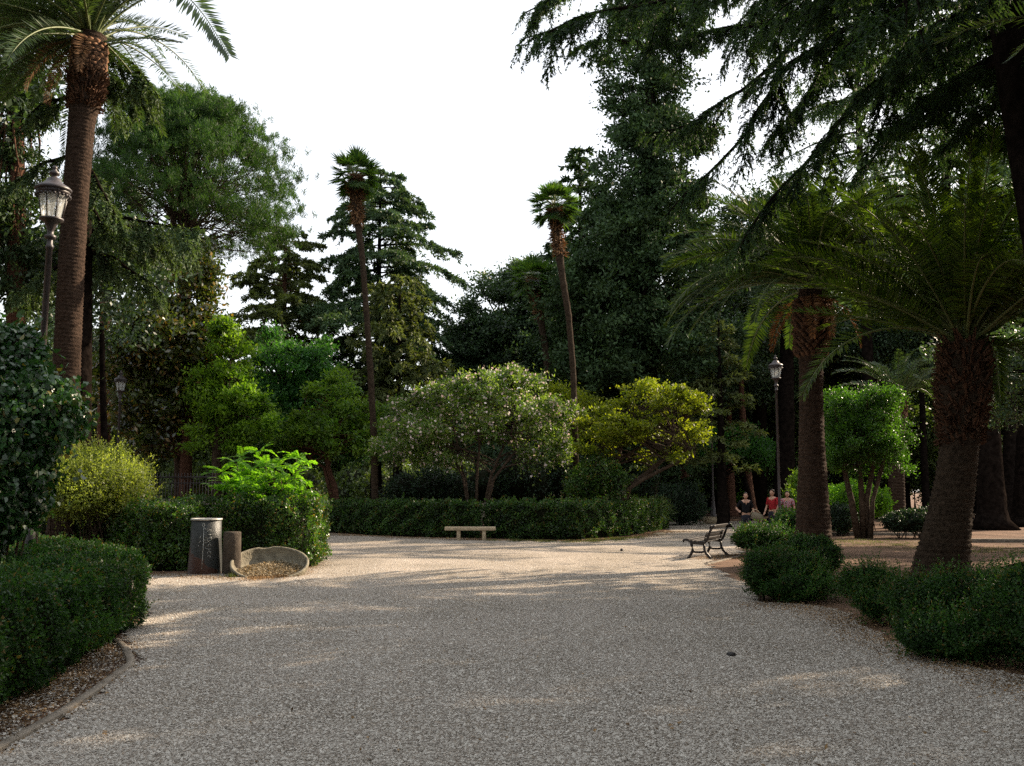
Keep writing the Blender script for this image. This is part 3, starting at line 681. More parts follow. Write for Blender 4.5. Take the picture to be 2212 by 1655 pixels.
def g2(*pts): return [tuple(G(x, y)[:2]) for x, y in pts]
KERB = g2((-260, 1800), (-60, 1660), (60, 1592), (150, 1540), (220, 1492), (268, 1455), (292, 1438), (290, 1424), (278, 1402), (258, 1384))
grav_poly = [(-3.4, -3)] + KERB + [(-5.2, 14.5), (-6.9, 16.5)] + g2((300, 1241), (395, 1240), (660, 1228), (664, 1190)) + [(-8.2, 32), (-16, 35), (-26, 36), (-26, 42), (-15, 41.2)] + \
    g2((700, 1152), (860, 1160), (1040, 1166), (1250, 1170), (1380, 1160), (1446, 1146), (1436, 1138)) + [(8.0, 53.5), (9.5, 56), (17, 56), (16, 50)] + g2((1640, 1135), (1612, 1150), (1590, 1172), (1600, 1196), (1530, 1214), (1545, 1232), (1610, 1262), (1640, 1300), (1820, 1318), (1870, 1352), (1960, 1400), (2212, 1470), (2400, 1520)) + [(4.6, 4), (4.6, -3)]
GP = [np.array(p) for p in grav_poly]
def in_grav(P):
    q = np.array(P)[:, :2].copy(); n3 = np.column_stack([q, 0*q[:, 0]]); q[:, 0] += .16*wob(n3, 4.1, 2.3)+.07*wob(n3, 1.1, 9); q[:, 1] += .16*wob(n3, 7.7, 2.1)+.07*wob(n3, 6.1, 8)
    return inpoly(q, grav_poly)
grid_sheet('gravel_path', -7, 8, -3, 20, .06, .010, M['gravel'], in_grav)
grid_sheet('gravel_path', -27, 18, 20, 57, .15, .010, M['gravel'], in_grav)

# loose stones on the gravel, real pieces where they can be told apart
def stones(name, n, yr, size, kinds):
    y = yr[0]+(yr[1]-yr[0])*rg.beta(1.0, 2.2, n); x = rg.uniform(-.60, .60, n)*y; P = np.column_stack([x, y, 0*x]); P = P[in_grav(P)]; n = len(P)
    P[:, 2] = .010+ghz(P)+.002
    a = rg.uniform(0, 2*pi, n); s = size*rg.lognormal(0, .32, n)
    oc = np.array([(1, 0, 0), (.25, .8, .05), (-.9, .35, 0), (-.6, -.7, .05), (.45, -.8, 0), (.1, .05, .8), (-.3, -.1, .65)])
    V = oc[None]*s[:, None, None]*.5*rg.uniform(.75, 1.25, (n, 7, 3)); V[:, :, 2] *= .8
    c, q = np.cos(a)[:, None], np.sin(a)[:, None]; Vx = V[..., 0]*c-V[..., 1]*q; Vy = V[..., 0]*q+V[..., 1]*c
    V = np.stack([Vx, Vy, V[..., 2]], -1)+P[:, None, :]
    f = np.array([(0, 1, 5), (1, 2, 6), (1, 6, 5), (2, 3, 6), (3, 4, 6), (4, 5, 6), (4, 0, 5)])
    Fq = (f[None]+(np.arange(n)*7)[:, None, None]).reshape(-1, 3)
    mb = MB(); mb.add(V.reshape(-1, 3), Fq); me = mb.mesh(name); at = me.attributes.new('v', 'FLOAT', 'FACE'); at.data.foreach_set('value', np.repeat(rg.random(n), 7).astype(np.float32))
    me.materials.append(kinds); o = bpy.data.objects.new(name, me); COL.objects.link(o)
    return tag(o, 'loose pale crushed stones covering the open path', 'gravel', kind='stuff')
def stonemat():
    m = bpy.data.materials.new('stone_chips'); m.use_nodes = True; n, l = m.node_tree.nodes, m.node_tree.links; p = n['Principled BSDF']; p.inputs['Roughness'].default_value = .85
    at = n.new('ShaderNodeAttribute'); at.attribute_name = 'v'; r = n.new('ShaderNodeValToRGB'); e = r.color_ramp.elements
    e[0].color = (.16, .14, .115, 1); e[1].color = (.66, .62, .55, 1)
    for pos, c in ((.12, (.29, .25, .205)), (.3, (.39, .35, .30)), (.6, (.47, .435, .38))): k = e.new(pos); k.color = (*c, 1)
    l.new(at.outputs['Fac'], r.inputs[0]); l.new(r.outputs[0], p.inputs['Base Color']); return m
M['chips'] = stonemat()
stones('gravel_stones', 300000, (5.2, 27), .0175, M['chips'])

# leaf litter along the edges
def litter(name, label, pts, spread, n, ll, seed, m=None, z=.012):
    r = np.random.default_rng(seed); A = np.array(pts, float); seg = rng_seg(r, A, n)
    P = seg+r.normal(size=(n, 2))*spread; P3 = np.column_stack([P, np.full(n, z)+np.abs(r.normal(0, .012, n))]); P3[:, 2] += ghz(P3)
    d = rdir(r, n)*np.array((1, 1, .25)); nn = nz(UP+r.normal(size=(n, 3))*.45)
    o = leaf_obj(name, P3, d, nn, ll*r.uniform(.5, 1.2, n), ll*.55*r.uniform(.6, 1.2, n), m or M['dry'], None, r)
    return tag(o, label, 'leaf litter', kind='stuff')
def rng_seg(r, A, n):
    L = np.linalg.norm(np.diff(A, axis=0), axis=1); c = np.concatenate([[0], np.cumsum(L)]); u = r.random(n)*c[-1]
    return np.column_stack([np.interp(u, c, A[:, 0]), np.interp(u, c, A[:, 1])])
KA = np.array(KERB)
litter('leaf_litter', 'brown dry leaves and chips in the bed behind the curved kerb', [(x-.45, y+.05) for x, y in KERB[1:]], .22, 9000, .035, 11)
def bedstones():
    n = 2600; P = rng_seg(rg, np.array([(x-.32, y+.05) for x, y in KERB[1:]]), n)+rg.normal(size=(n, 2))*.16; P3 = np.column_stack([P, np.full(n, .02)]); o = leaf_obj('bed_chips', P3, rdir(rg, n)*np.array((1, 1, .3)), nz(UP+rg.normal(size=(n, 3))*.5), .030*rg.uniform(.5, 1.2, n), .024, M['chips'], None, rg); return tag(o, 'pale gravel chips strewn over the bed behind the curved kerb', 'gravel', kind='stuff')
bedstones()
litter('leaf_litter', 'dry leaves scattered under the low bushes beside the gravel', g2((1610, 1310), (1700, 1310), (1810, 1330), (1880, 1370), (2000, 1420), (2212, 1490), (2400, 1530)), .28, 9000, .030, 12)
litter('leaf_litter', 'straw coloured dry leaves on the gravel around the tilted basin', g2((300, 1240), (480, 1250), (560, 1254), (640, 1236), (670, 1215)), .22, 4500, .035, 13)
litter('leaf_litter', 'straw coloured litter spilling out of the tilted basin', g2((545, 1250), (590, 1248), (625, 1244)), .10, 1800, .05, 16)
litter('leaf_litter', 'fallen leaves at the foot of the far hedge', g2((700, 1154), (860, 1162), (1040, 1167), (1250, 1171), (1380, 1161), (1450, 1148), (1500, 1150)), .3, 6000, .05, 14)
litter('leaf_litter', 'leaf scraps on the brown earth behind the iron bench', g2((1480, 1205), (1560, 1206), (1620, 1200)), .45, 2500, .035, 15)
def strewn():
    n = 2600; y = 5.2+38*rg.random(n)**1.5; x = rg.uniform(-.55, .55, n)*y; P = np.column_stack([x, y, 0*x]); P = P[in_grav(P) & (wob(P, 3.3, .8)+rg.normal(0, .4, n) > .1)]; P[:, 2] = .022+ghz(P); n = len(P)
    o = leaf_obj('fallen_leaves', P, rdir(rg, n)*np.array((1, 1, .2)), nz(UP+rg.normal(size=(n, 3))*.4), .045*rg.uniform(.5, 1.2, n), .022, M['dry'], None, rg); return tag(o, 'single dry leaves strewn across the open gravel', 'leaf litter', kind='stuff')
strewn()
def grass(name, label, pts, spread, n, h, seed):
    r = np.random.default_rng(seed); P = rng_seg(r, np.array(pts, float), n)+r.normal(size=(n, 2))*spread; cl = wob(np.column_stack([P, 0*P[:, 0]]), seed, 3)
    P = P[cl+r.normal(0, .3, n) > .15]; n = len(P); P3 = np.column_stack([P, np.full(n, 0.)])
    o = leaf_obj(name, P3, nz(UP+r.normal(size=(n, 3))*.45), rdir(r, n), h*r.uniform(.5, 1.3, n), .012, M['grass'], None, r); return tag(o, label, 'grass', kind='stuff')
grass('grass', 'thin green grass fringe along the gravel before the far hedge', g2((1080, 1168), (1250, 1172), (1380, 1162)), .35, 14000, .07, 21)
grass('grass', 'sparse dry grass tufts on the brown earth under the palms', g2((1800, 1165), (1950, 1180), (2100, 1190), (2212, 1190), (2300, 1200)), 1.0, 14000, .05, 22)
grass('grass', 'small grass tuft between the drum and the basin', g2((495, 1247), (512, 1247)), .06, 700, .09, 23)

# kerb on the left
def kerb(name, label, pts, w, h, m):
    A = np.array(pts, float); d = nz(np.gradient(A, axis=0)); nrm = np.column_stack([d[:, 1], -d[:, 0]]); mb = MB(); V = []
    for (p, q) in zip(A, nrm):
        for off, z in ((0, -.05), (0, h*.85), (.012, h), (w, h), (w, -.05)): V.append((p[0]-q[0]*off*-1, p[1]-q[1]*off*-1, z))
    F4 = []
    for i in range(len(A)-1):
        for j in range(4): F4.append((i*5+j, (i+1)*5+j, (i+1)*5+j+1, i*5+j+1))
    mb.add(V, F4); mb.add(V[:5], [(0, 1, 2, 3)]); mb.add(V[-5:], [(0, 1, 2, 3)]); o = mb.build(name, m); return tag(o, label, 'kerb', kind='structure')
KP = np.array(KERB)
u = np.linspace(0, len(KP)-1, 60); KS = np.column_stack([np.interp(u, range(len(KP)), KP[:, i]) for i in range(2)])
kerb('kerb', 'curved stone kerb edging the bed beside the gravel', KS[::-1], .08, .032, M['stone_kerb'])
kerb('kerb', 'low earth covered kerb behind the iron bench', g2((1700, 1192), (1640, 1198), (1600, 1203), (1530, 1220)), .10, .03, M['kerb'])
kerb('kerb', 'straight dark kerb crossing the brown earth behind the thick palm', [X(2400, 33)*np.array((1, 0))+np.array((0, 33.2)), (X(2100, 33), 33.6)], .25, .12, M['kerb'])
kerb('kerb', 'pale kerb line behind the clipped multi stemmed tree', [(X(2060, 38), 38.5), (X(1780, 38), 39)], .2, .10, M['kerb'])

# ================================================================== clipped hedges
# near left
def nh(Q): return np.clip(.93+.004*(Q[:, 1]-9)*0-.10*np.clip((7.5-Q[:, 1])/2, 0, 1), .7, 1.2)
hedge('clipped_hedge', 'broad clipped dark green box hedge filling the bottom left corner by the kerb', [(-4.75, 13.1), (-5.4, 14.4), (-7.6, 17.2), (-11, 20.5), (-12, 12), (-5.6, 3.8), (-4.15, 5.4), (-3.92, 7.4), (-4.02, 8.5), (-4.2, 9.9), (-4.5, 11.6)], .98, 1300, .042, .025, M['box'], 31, .26, .075, hfun=nh, nspr=3000, sprl=.14)
hedge('clipped_hedge', 'tall shaded hedge behind the dark drum, left of it', g2((60, 1206), (150, 1210), (230, 1218), (330, 1236), (402, 1234)) + [(-7.0, 22.9), (-8.6, 24.2), (-10.4, 25.8), (-12.6, 27.2)], 1.42, 560, .068, .042, M['laurel'], 32, .2, .13, nspr=500, sprl=.24)
hedge('clipped_hedge', 'low stretch of dark hedge between the two hedge blocks behind the drum', [(-7.6, 22.9), (-5.9, 23.2), (-5.9, 24.3), (-7.8, 24.2)], 1.55, 500, .055, .032, M['box_dk'], 33, .12, .06, nspr=50, sprl=.1)
hedge('clipped_hedge', 'sunlit square hedge block with a bright sapling on top behind the basin', [(-6.6, 22.3), (-5.0, 22.35), (-4.55, 22.6), (-4.45, 23.4), (-4.7, 25.2), (-6.6, 25.6)], 1.55, 680, .064, .040, M['laurel'], 34, .24, .11, nspr=420, sprl=.22)
# far pair
P1 = g2((668, 1148), (760, 1154), (860, 1159), (960, 1162), (1034, 1163)); P2 = g2((1050, 1163), (1150, 1166), (1250, 1166), (1360, 1158), (1440, 1143))
hedge('clipped_hedge', 'long dark hedge behind the stone bench, left of the gap', P1+[(P1[-1][0], P1[-1][1]+1.0)]+[(x, y+1.1) for x, y in P1[::-1][1:]]+[(-15, 42.2), (-15, 41.0)], 1.30, 420, .080, .050, M['box_dk'], 35, .16, .11, nspr=500, sprl=.22)
hedge('clipped_hedge', 'long dark hedge behind the stone bench, right of the gap', P2+[(P2[-1][0]+.1, P2[-1][1]+1.1)]+[(x, y+1.1) for x, y in P2[::-1][1:]], 1.30, 420, .080, .050, M['box_dk'], 36, .16, .12, nspr=600, sprl=.24)

# right: loose low bushes
bush('low_bush', 'flat topped dark green bush left of the slanting palm trunk behind the iron bench', [E(1655, 1160, 60, 27, 27), E(1706, 1140, 36, 40, 29), E(1622, 1164, 34, 22, 26.5)], 30000, .05, .03, M['box'], 41, nspr=500, sprl=.22, stems=14)
bush('low_bush', 'rounded dark green bush at the gravel edge below the tapering palm', [E(1690, 1236, 76, 46, 16.3), E(1640, 1232, 36, 40, 16), E(1745, 1245, 45, 38, 16.6), E(1715, 1262, 90, 30, 16)], 42000, .036, .021, M['box'], 42, nspr=1300, sprl=.18, stems=20, zmin=.0)
bush('low_bush', 'small dark bush joined behind the rounded bush at the foot of the palm', [E(1770, 1190, 34, 30, 18.5), E(1735, 1182, 34, 26, 19), E(1790, 1205, 26, 30, 18.2)], 14000, .038, .022, M['box'], 43, nspr=120, sprl=.12, stems=8)
bush('low_bush', 'small spreading bush with a bare leg between the two bigger bushes', [E(1875, 1262, 58, 34, 13.6), E(1905, 1300, 50, 32, 13.2), E(1930, 1268, 35, 20, 13.8)], 20000, .032, .019, M['box'], 44, nspr=800, sprl=.22, stems=14, core=.7, base=G(1905, 1345))
bush('low_bush', 'wide straggling dark bush in front of the thick palm at the picture edge', [E(2110, 1300, 110, 62, 11.2), E(2000, 1300, 75, 52, 11.6), E(2230, 1330, 110, 95, 10.0), E(2060, 1370, 120, 45, 10.6), E(2190, 1285, 80, 45, 11.4), E(2330, 1350, 120, 100, 9.5)], 95000, .034, .020, M['box'], 45, nspr=2600, sprl=.24, stems=40, core=.74, amp=.14)

# ivy covered mass and pale shrub, left
bush('ivy_thicket', 'large dark glossy ivy thicket rising at the left edge before the lamp post', [E(20, 830, 85, 130, 12.5), E(55, 890, 112, 105, 12.2), E(-30, 980, 135, 190, 12), E(5, 1050, 70, 120, 11.9), E(-60, 760, 90, 90, 12.6)], 34000, .078, .066, M['ivy'], 51, nspr=260, sprl=.45, stems=14, core=.80, hexa=True, droop=1.0, upb=0, amp=.26, thick=.12, spn=5, cat='ivy')
bush('pale_shrub', 'airy yellow green shrub glowing behind the tall left hedge', [E(200, 1050, 125, 70, 23.8), E(130, 1050, 70, 60, 23.5), E(270, 1065, 60, 45, 24), E(210, 1000, 60, 32, 24.2)], 30000, .064, .034, M['yellow'], 52, nspr=1900, sprl=.42, stems=30, core=.5, amp=.26, thick=.2)
# bright sapling on the hedge block: compound leaves on upright stems
def sapling():
    r = np.random.default_rng(61); base = np.array((-5.6, 23.9, 0.)); t = thing('tree_of_heaven', 'bright lime green sapling with feathery leaves standing over the square hedge block', 'sapling', base)
    mb = MB(); B, D, N, L = [], [], [], []
    tips = [(480, 1020), (520, 985), (560, 975), (600, 1010), (640, 990), (655, 1000), (500, 1050), (545, 1020), (580, 1040), (620, 1040), (470, 1060), (650, 1040), (530, 1070), (600, 1075), (640, 1075), (560, 1060), (510, 1000), (575, 1000)]
    for i, (x, y) in enumerate(tips):
        e = W(x, y, 23.6+r.normal(0, .5)); s = base+np.array((r.normal(0, .35), r.normal(0, .25), 0)); c = curve(s, e, (0, 0, .1), 8); mb.tube(c, np.linspace(.022, .006, 8), 5, False)
        for j in range(30):
            q = r.uniform(.5, 1); p = s*(1-q)+e*q; p = c[min(7, int(q*7.99))]; az = r.uniform(0, 2*pi); el = r.uniform(-.1, .9); Lf = r.uniform(.28, .5)
            _, b, d, n, ln, lw = frond_arrays(r, p, az, el, Lf, r.uniform(.5, 1.2), .085, 11, .035, .1); B.append(b); D.append(d); N.append(n); L.append(np.full(len(b), .085)*r.uniform(.7, 1.1))
    mb.build('stems', M['bark_pale'], t, True)
    B, D, N, L = map(np.concatenate, (B, D, N, L)); leaf_obj('crown', B, D, N, L*1.1, .046, M['bright'], t, r)
sapling()
# sprays that lean out of the hedge block over the path
def spray(label, x, y, Y, n, seed, m, w=.35, ll=.06):
    r = np.random.default_rng(seed); c = W(x, y, Y); b = np.array((-4.75, 23.2, 0.)); t = thing('leafy_shoot', label, 'shoot', b); mb = MB(); B, D = [], []
    for i in range(n):
        e = c+r.normal(size=3)*np.array((w, .1, w*.35)); p = curve(b+np.array((0, 0, .15)), e, (0, 0, .18), 9); mb.tube(p, np.linspace(.008, .003, 9), 4, False)
        q = r.random(34)**.6; P = p[np.minimum(8, (q*9).astype(int))]+r.normal(size=(34, 3))*.035; B.append(P); D.append(nz(rdir(r, 34)+np.array((.5, 0, -.2))))
    mb.build('stems', M['bark_pale'], t, True); B = np.concatenate(B); D = np.concatenate(D); leaf_obj('foliage', B, D, nz(rdir(r, len(B))+UP), ll*r.uniform(.6, 1.2, len(B)), ll*.5, m, t, r)
spray('low green shoot trailing onto the gravel at the corner of the sunlit hedge', 678, 1192, 23.2, 9, 62, M['laurel'], .16)
spray('single light green shoot sticking out of the hedge block over the gravel', 690, 1132, 23.2, 3, 63, M['bright'], .06)

# ================================================================== street lamps
def make_lamp(loc, label):
    t = thing('street_lamp', label, 'street lamp', (0, 0, 0), 'old fashioned lantern street lamps')
    a = MB(); a.lathe([(.17, 0), (.17, .12), (.13, .16), (.12, .5), (.10, .56), (.085, .9), (.075, 1.0), (.052, 1.1), (.046, 5.35), (.060, 5.36), (.060, 5.40), (.044, 5.42), (.042, 5.52)], k=16); a.build('pole', M['iron'], t, True)
    a = MB(); a.lathe([(.042, 5.50), (.085, 5.52), (.085, 5.56), (.045, 5.58), (.05, 5.64), (.09, 5.74), (.12, 5.78), (.175, 5.80), (.18, 5.83), (.13, 5.835)], k=20); a.build('collar', M['iron'], t, True)
    a = MB(); a.lathe([(.150, 5.835), (.225, 6.24)], k=8); a.build('lantern_glass', M['glass'], t)
    a = MB()
    for i in range(8):
        q = (i+0)*pi/4; a.tube([(.155*cos(q), .155*sin(q), 5.83), (.230*cos(q), .230*sin(q), 6.25)], .010, 4)
    a.lathe([(.215, 6.20), (.240, 6.22), (.250, 6.27), (.225, 6.27)], k=16)
    for i in range(24):
        q = i*pi/12; a.box((.243*cos(q), .243*sin(q), 6.185), (.03, .03, .035))
    a.build('lantern_frame', M['iron'], t)
    a = MB(); a.lathe([(.02, 5.84), (.02, 6.0), (.045, 6.05), (.045, 6.18), (.02, 6.22)], k=8); a.build('lamp_bulb', M['white'], t, True)
    a = MB(); a.lathe([(.230, 6.26), (.265, 6.27), (.268, 6.30), (.23, 6.335), (.16, 6.375), (.115, 6.42), (.105, 6.455), (.06, 6.475), (.045, 6.49)], k=24); a.build('lantern_cap', M['iron'], t, True)
    a = MB(); a.lathe([(.045, 6.485), (.04, 6.51), (.075, 6.53), (.078, 6.56), (.03, 6.60), (.035, 6.615), (.04, 6.64), (.025, 6.665), (0, 6.67)], k=14); a.build('finial', M['iron'], t, True)
    t.location = loc; return t
def zscale(t, s): t.scale = (1, 1, s)
L1 = make_lamp((X(90, 15.0)-.15, 15.0, .08), 'big nearby lamp post with clear lantern in front of the left palm trunk')
L1.rotation_euler = (0, R(.9), 0)
dup(L1, (X(251, 41), 41, 0), 'distant lamp post on the left beside the glossy magnolia', 0).rotation_euler = (0, 0, 0)
dup(L1, (X(1683, 36.3), 36.3, 0), 'lamp post standing left of the middle palm, lantern against the dark trees', .3)
lm = dup(L1, (X(1540, 52), 52, .12), 'lamp post on a square stone plinth behind the iron bench', .2)
dup(L1, (X(1975, 83), 83, -.3), 'tiny far lamp post seen between the clipped tree and the thick palm', .5, .92)
pb = MB(); pb.box((0, 0, .17), (1.15, 1.0, .34)); pb.box((0, 0, .355), (1.0, .86, .05))
o = pb.build('lamp_plinth', M['stone']); o.location = (X(1545, 52), 52, -.02); tag(o, 'square stone plinth under the lamp post behind the iron bench', 'plinth'); lm.location.z = .36

# ================================================================== drum, stump, basin
Dk = G(433, 1242); dt = thing('metal_drum', 'dark painted drum with faint white lettering and a rusty foot', 'drum', (Dk[0], Dk[1]+.30, 0))
dl = LOCS[dt.name]; a = MB(); a.lathe([(.352, 0), (.350, .05), (.335, .3), (.315, .7), (.308, 1.10), (.300, 1.12)], k=36)
a.tube([(0, 0, -1), (0, 0, -.9)], .01, 3); a = MB(); a.lathe([(.355, -.02), (.352, .05), (.338, .3), (.316, .7), (.306, 1.12), (.29, 1.125), (.288, .95), (0, .94)], k=40)
o = a.build('drum_body', M['drum'], None, True); o.parent = dt
a = MB(); a.lathe([(.300, 1.112), (.322, 1.115), (.326, 1.135), (.318, 1.152), (.296, 1.15), (.293, 1.118)], k=40); o = a.build('rim', mat('bare_rim_metal', (.48, .47, .43), .45, .5, .3, var=.3, vscale=12), None, True); o.parent = dt
a = MB(); rl = np.random.default_rng(8)
def onr(u, z): 
    rr = .3075+(.352-.3075)*np.clip((1.12-z)/1.12, 0, 1)**1.5+.004; q = -pi/2+u; return (rr*cos(q), rr*sin(q), z)
def stroke(pts, w=.006): a.tube([onr(*p) for p in pts], w, 4)
stroke([(.14, .98), (.14, .6), (.12, .3), (.10, .12)], .0045)
stroke([(.12+.07*cos(q), 1.02+.035*sin(q)) for q in np.linspace(0, 2*pi, 9)])
glyph = {'S': [[(1, .1), (0, .3), (.5, .5), (1, .7), (0, .95)]], 'T': [[(0, 0), (1, 0)], [(.5, 0), (.5, 1)]], 'V': [[(0, 0), (.5, 1), (1, 0)]], 'E': [[(1, 0), (0, 0), (0, 1), (1, 1)], [(0, .5), (.8, .5)]], 'N': [[(0, 1), (0, 0), (1, 1), (1, 0)]],
         'I': [[(.5, 0), (.5, 1)]], 'L': [[(0, 0), (0, 1), (1, 1)]], 'C': [[(1, .1), (.3, 0), (0, .5), (.3, 1), (1, .9)]], 'O': [[(.5, 0), (0, .5), (.5, 1), (1, .5), (.5, 0)]]}
for line, (u0, ztop, txt, hgt) in enumerate(((.19, .96, 'SVNELV', .20), (.42, .93, 'CITVCICO', .19))):
    z = ztop
    for ch in txt:
        for st_ in glyph[ch]: stroke([(u0+hgt*(1-py)+rl.normal(0, .008), z-.055*px+rl.normal(0, .003)) for px, py in st_], .0035)
        z -= .075
stroke([(-.1, .75), (-.02, .80)], .004); stroke([(-.12, .66), (-.04, .70)], .004); stroke([(-.2, .58), (-.15, .60)], .004)
o = a.build('lettering', M['white'], None); o.parent = dt
Dk2 = G(489, 1243); t2 = thing('concrete_stump', 'shorter brown grey concrete cylinder beside the dark drum', 'stump', (Dk2[0]+.02, Dk2[1]+.28, 0))
a = MB(); pr = [(.19, -.02), (.188, .3), (.183, .6), (.180, .85), (.168, .875), (0, .88)]; a.lathe(pr, k=24); a.box((-.03, .0, .70), (.12, .30, .10)); o = a.build('stump_body', M['drum2'], None, True); o.parent = t2
# tilted half buried bowl
bc = (G(475, 1252)+G(660, 1240))/2; bt = thing('stone_basin', 'tilted broken stone bowl half buried in the gravel, full of dry leaves', 'basin', (bc[0], bc[1]+.45, 0))
a = MB(); u = np.linspace(0, 1, 9); outer = [(.80*sin(q*pi/2)**.9, -.42*cos(q*pi/2)) for q in u]; inner = [(.74*sin(q*pi/2)**.9, -.36*cos(q*pi/2)+.0) for q in u[::-1]]
k = 48; prof = np.array(outer+[(.80, .02), (.775, .03), (.745, .02)]+inner); ang = np.arange(k)*2*pi/k
vv = np.stack([prof[:, 0][:, None]*np.cos(ang), prof[:, 0][:, None]*np.sin(ang), np.repeat(prof[:, 1][:, None], k, 1)], -1)
chip = np.exp(-((ang-1.9)/.10)**2)*.05; vv[..., 2] -= chip[None]*(prof[:, 1] > -.12)[:, None]
from mathutils import Matrix
rm = np.array((Matrix.Rotation(R(21), 3, 'X')@Matrix.Rotation(R(4), 3, 'Y'))); BZ = .235; vv = vv.reshape(-1, 3)@rm.T+np.array((0, 0, BZ))
i = np.arange(len(prof)-1)[:, None]*k; j = np.arange(k)[None, :]; a.add(vv, np.stack([i+j, i+(j+1) % k, i+k+(j+1) % k, i+k+j], -1).reshape(-1, 4)); o = a.build('bowl', M['basin'], None, True); o.parent = bt
rb = np.random.default_rng(77); n = 9000; q = rb.uniform(0, 2*pi, n); rr = .74*np.sqrt(rb.random(n)); bx = rr*np.cos(q); by = rr*np.sin(q)
bz = -.36*np.sqrt(np.clip(1-(rr/.76)**2, 0, 1))+.02; P = np.column_stack([bx, by, bz])@rm.T+np.array((bc[0], bc[1]+.45, BZ)); lv = .13+.03*(P[:, 1]-bc[1]-.45)+.05*np.exp(-((bx+.05)/.3)**2)
P = P[P[:, 2] < lv+.03]; n = len(P); P[:, 2] = .08+.16*(P[:, 1]-bc[1]-.45)+.05*np.exp(-((P[:, 0]-bc[0]+.05)/.3)**2)+np.abs(rb.normal(0, .018, n)); P = P[P[:, 2] > 0]; n = len(P)
o = leaf_obj('leaf_litter', P, rdir(rb, n)*np.array((1, 1, .4)), nz(UP+rdir(rb, n)*.6), .05*rb.uniform(.5, 1.2, n), .022, M['straw_pale'], None, rb); tag(o, 'dry leaves heaped inside the tilted stone bowl', 'leaf litter', kind='stuff')

# ================================================================== benches
def stone_bench():
    c = (G(990, 1168)+G(1043, 1168))/2; t = thing('stone_bench', 'pale stone slab bench on two block legs before the far hedge', 'bench', (c[0], c[1]+.2, 0))
    for nm, cc, d in (('seat', (-.02, 0, .405), (1.76, .42, .12)), ('leg', (-.42, 0, .18), (.13, .34, .37)), ('leg', (.46, 0, .18), (.13, .34, .37))):
        a = MB(); a.box(cc, d); me = a.mesh(nm); me.materials.append(M['stone']); o = bpy.data.objects.new(nm, me); COL.objects.link(o); o.parent = t
        b = o.modifiers.new('edge', 'BEVEL'); b.width = .012; b.segments = 2
stone_bench()
def iron_bench():
    pa = G(1508, 1208); pb_ = G(1550, 1198); c = (pa+pb_)/2; d = nz(pb_-pa); L = 1.75
    t = thing('iron_bench', 'dark park bench with cast iron ends and slatted back on the gravel', 'bench', c)
    fw = np.array((-d[1], d[0], 0)); Rm = np.column_stack([d, fw, UP])    # x along, y forward
    def tr(p): return (np.asarray(p, float)@Rm.T)
    for sx in (-1, 1):
        a = MB()
        def bar(pts, w=.036):
            P = [np.array((sx*L/2, y, z)) for y, z in pts]
            a.tube([tr(p) for p in P], w, 8)
        bar([(.30, 0), (.27, .03), (.20, .14), (.17, .22), (.19, .32), (.21, .41)]); bar([(-.32, 0), (-.28, .03), (-.18, .14), (-.14, .22), (-.13, .32), (-.13, .40)])
        bar([(.19, .19), (.10, .165), (-.06, .165), (-.16, .19)], .026); bar([(.21, .37), (.14, .39), (-.08, .375), (-.13, .36)], .026)
        bar([(.40, .41), (.42, .44), (.385, .475), (.33, .475), (.26, .44), (.18, .415), (.06, .395), (-.06, .385), (-.14, .40), (-.19, .46), (-.23, .55), (-.27, .66), (-.32, .76), (-.36, .82), (-.40, .835), (-.415, .81)], .030)
        me = a.mesh('end_frame', True); me.materials.append(M['iron_blk']); o = bpy.data.objects.new('end_frame', me); COL.objects.link(o); o.parent = t
    def slat(nm, y, z, w, th, tilt):
        a = MB(); rot = Rm@np.array(Matrix.Rotation(tilt, 3, 'X')); a.box(tr((0, y, z)), (L+.06, w, th), rot); me = a.mesh(nm); me.materials.append(M['slat']); o = bpy.data.objects.new(nm, me); COL.objects.link(o); o.parent = t
        b = o.modifiers.new('edge', 'BEVEL'); b.width = .006; b.segments = 2
    for y, z in ((.30, .475), (.20, .445), (.10, .425), (0., .41), (-.09, .41)): slat('seat_slat', y, z+.012, .075, .028, .12 if y > .1 else -.03)
    for y, z, w in ((-.185, .50, .085), (-.215, .595, .085), (-.335, .80, .10), (-.245, .66, .03)): slat('back_slat', y+.035, z, w, .026, pi/2+.32)
iron_bench()

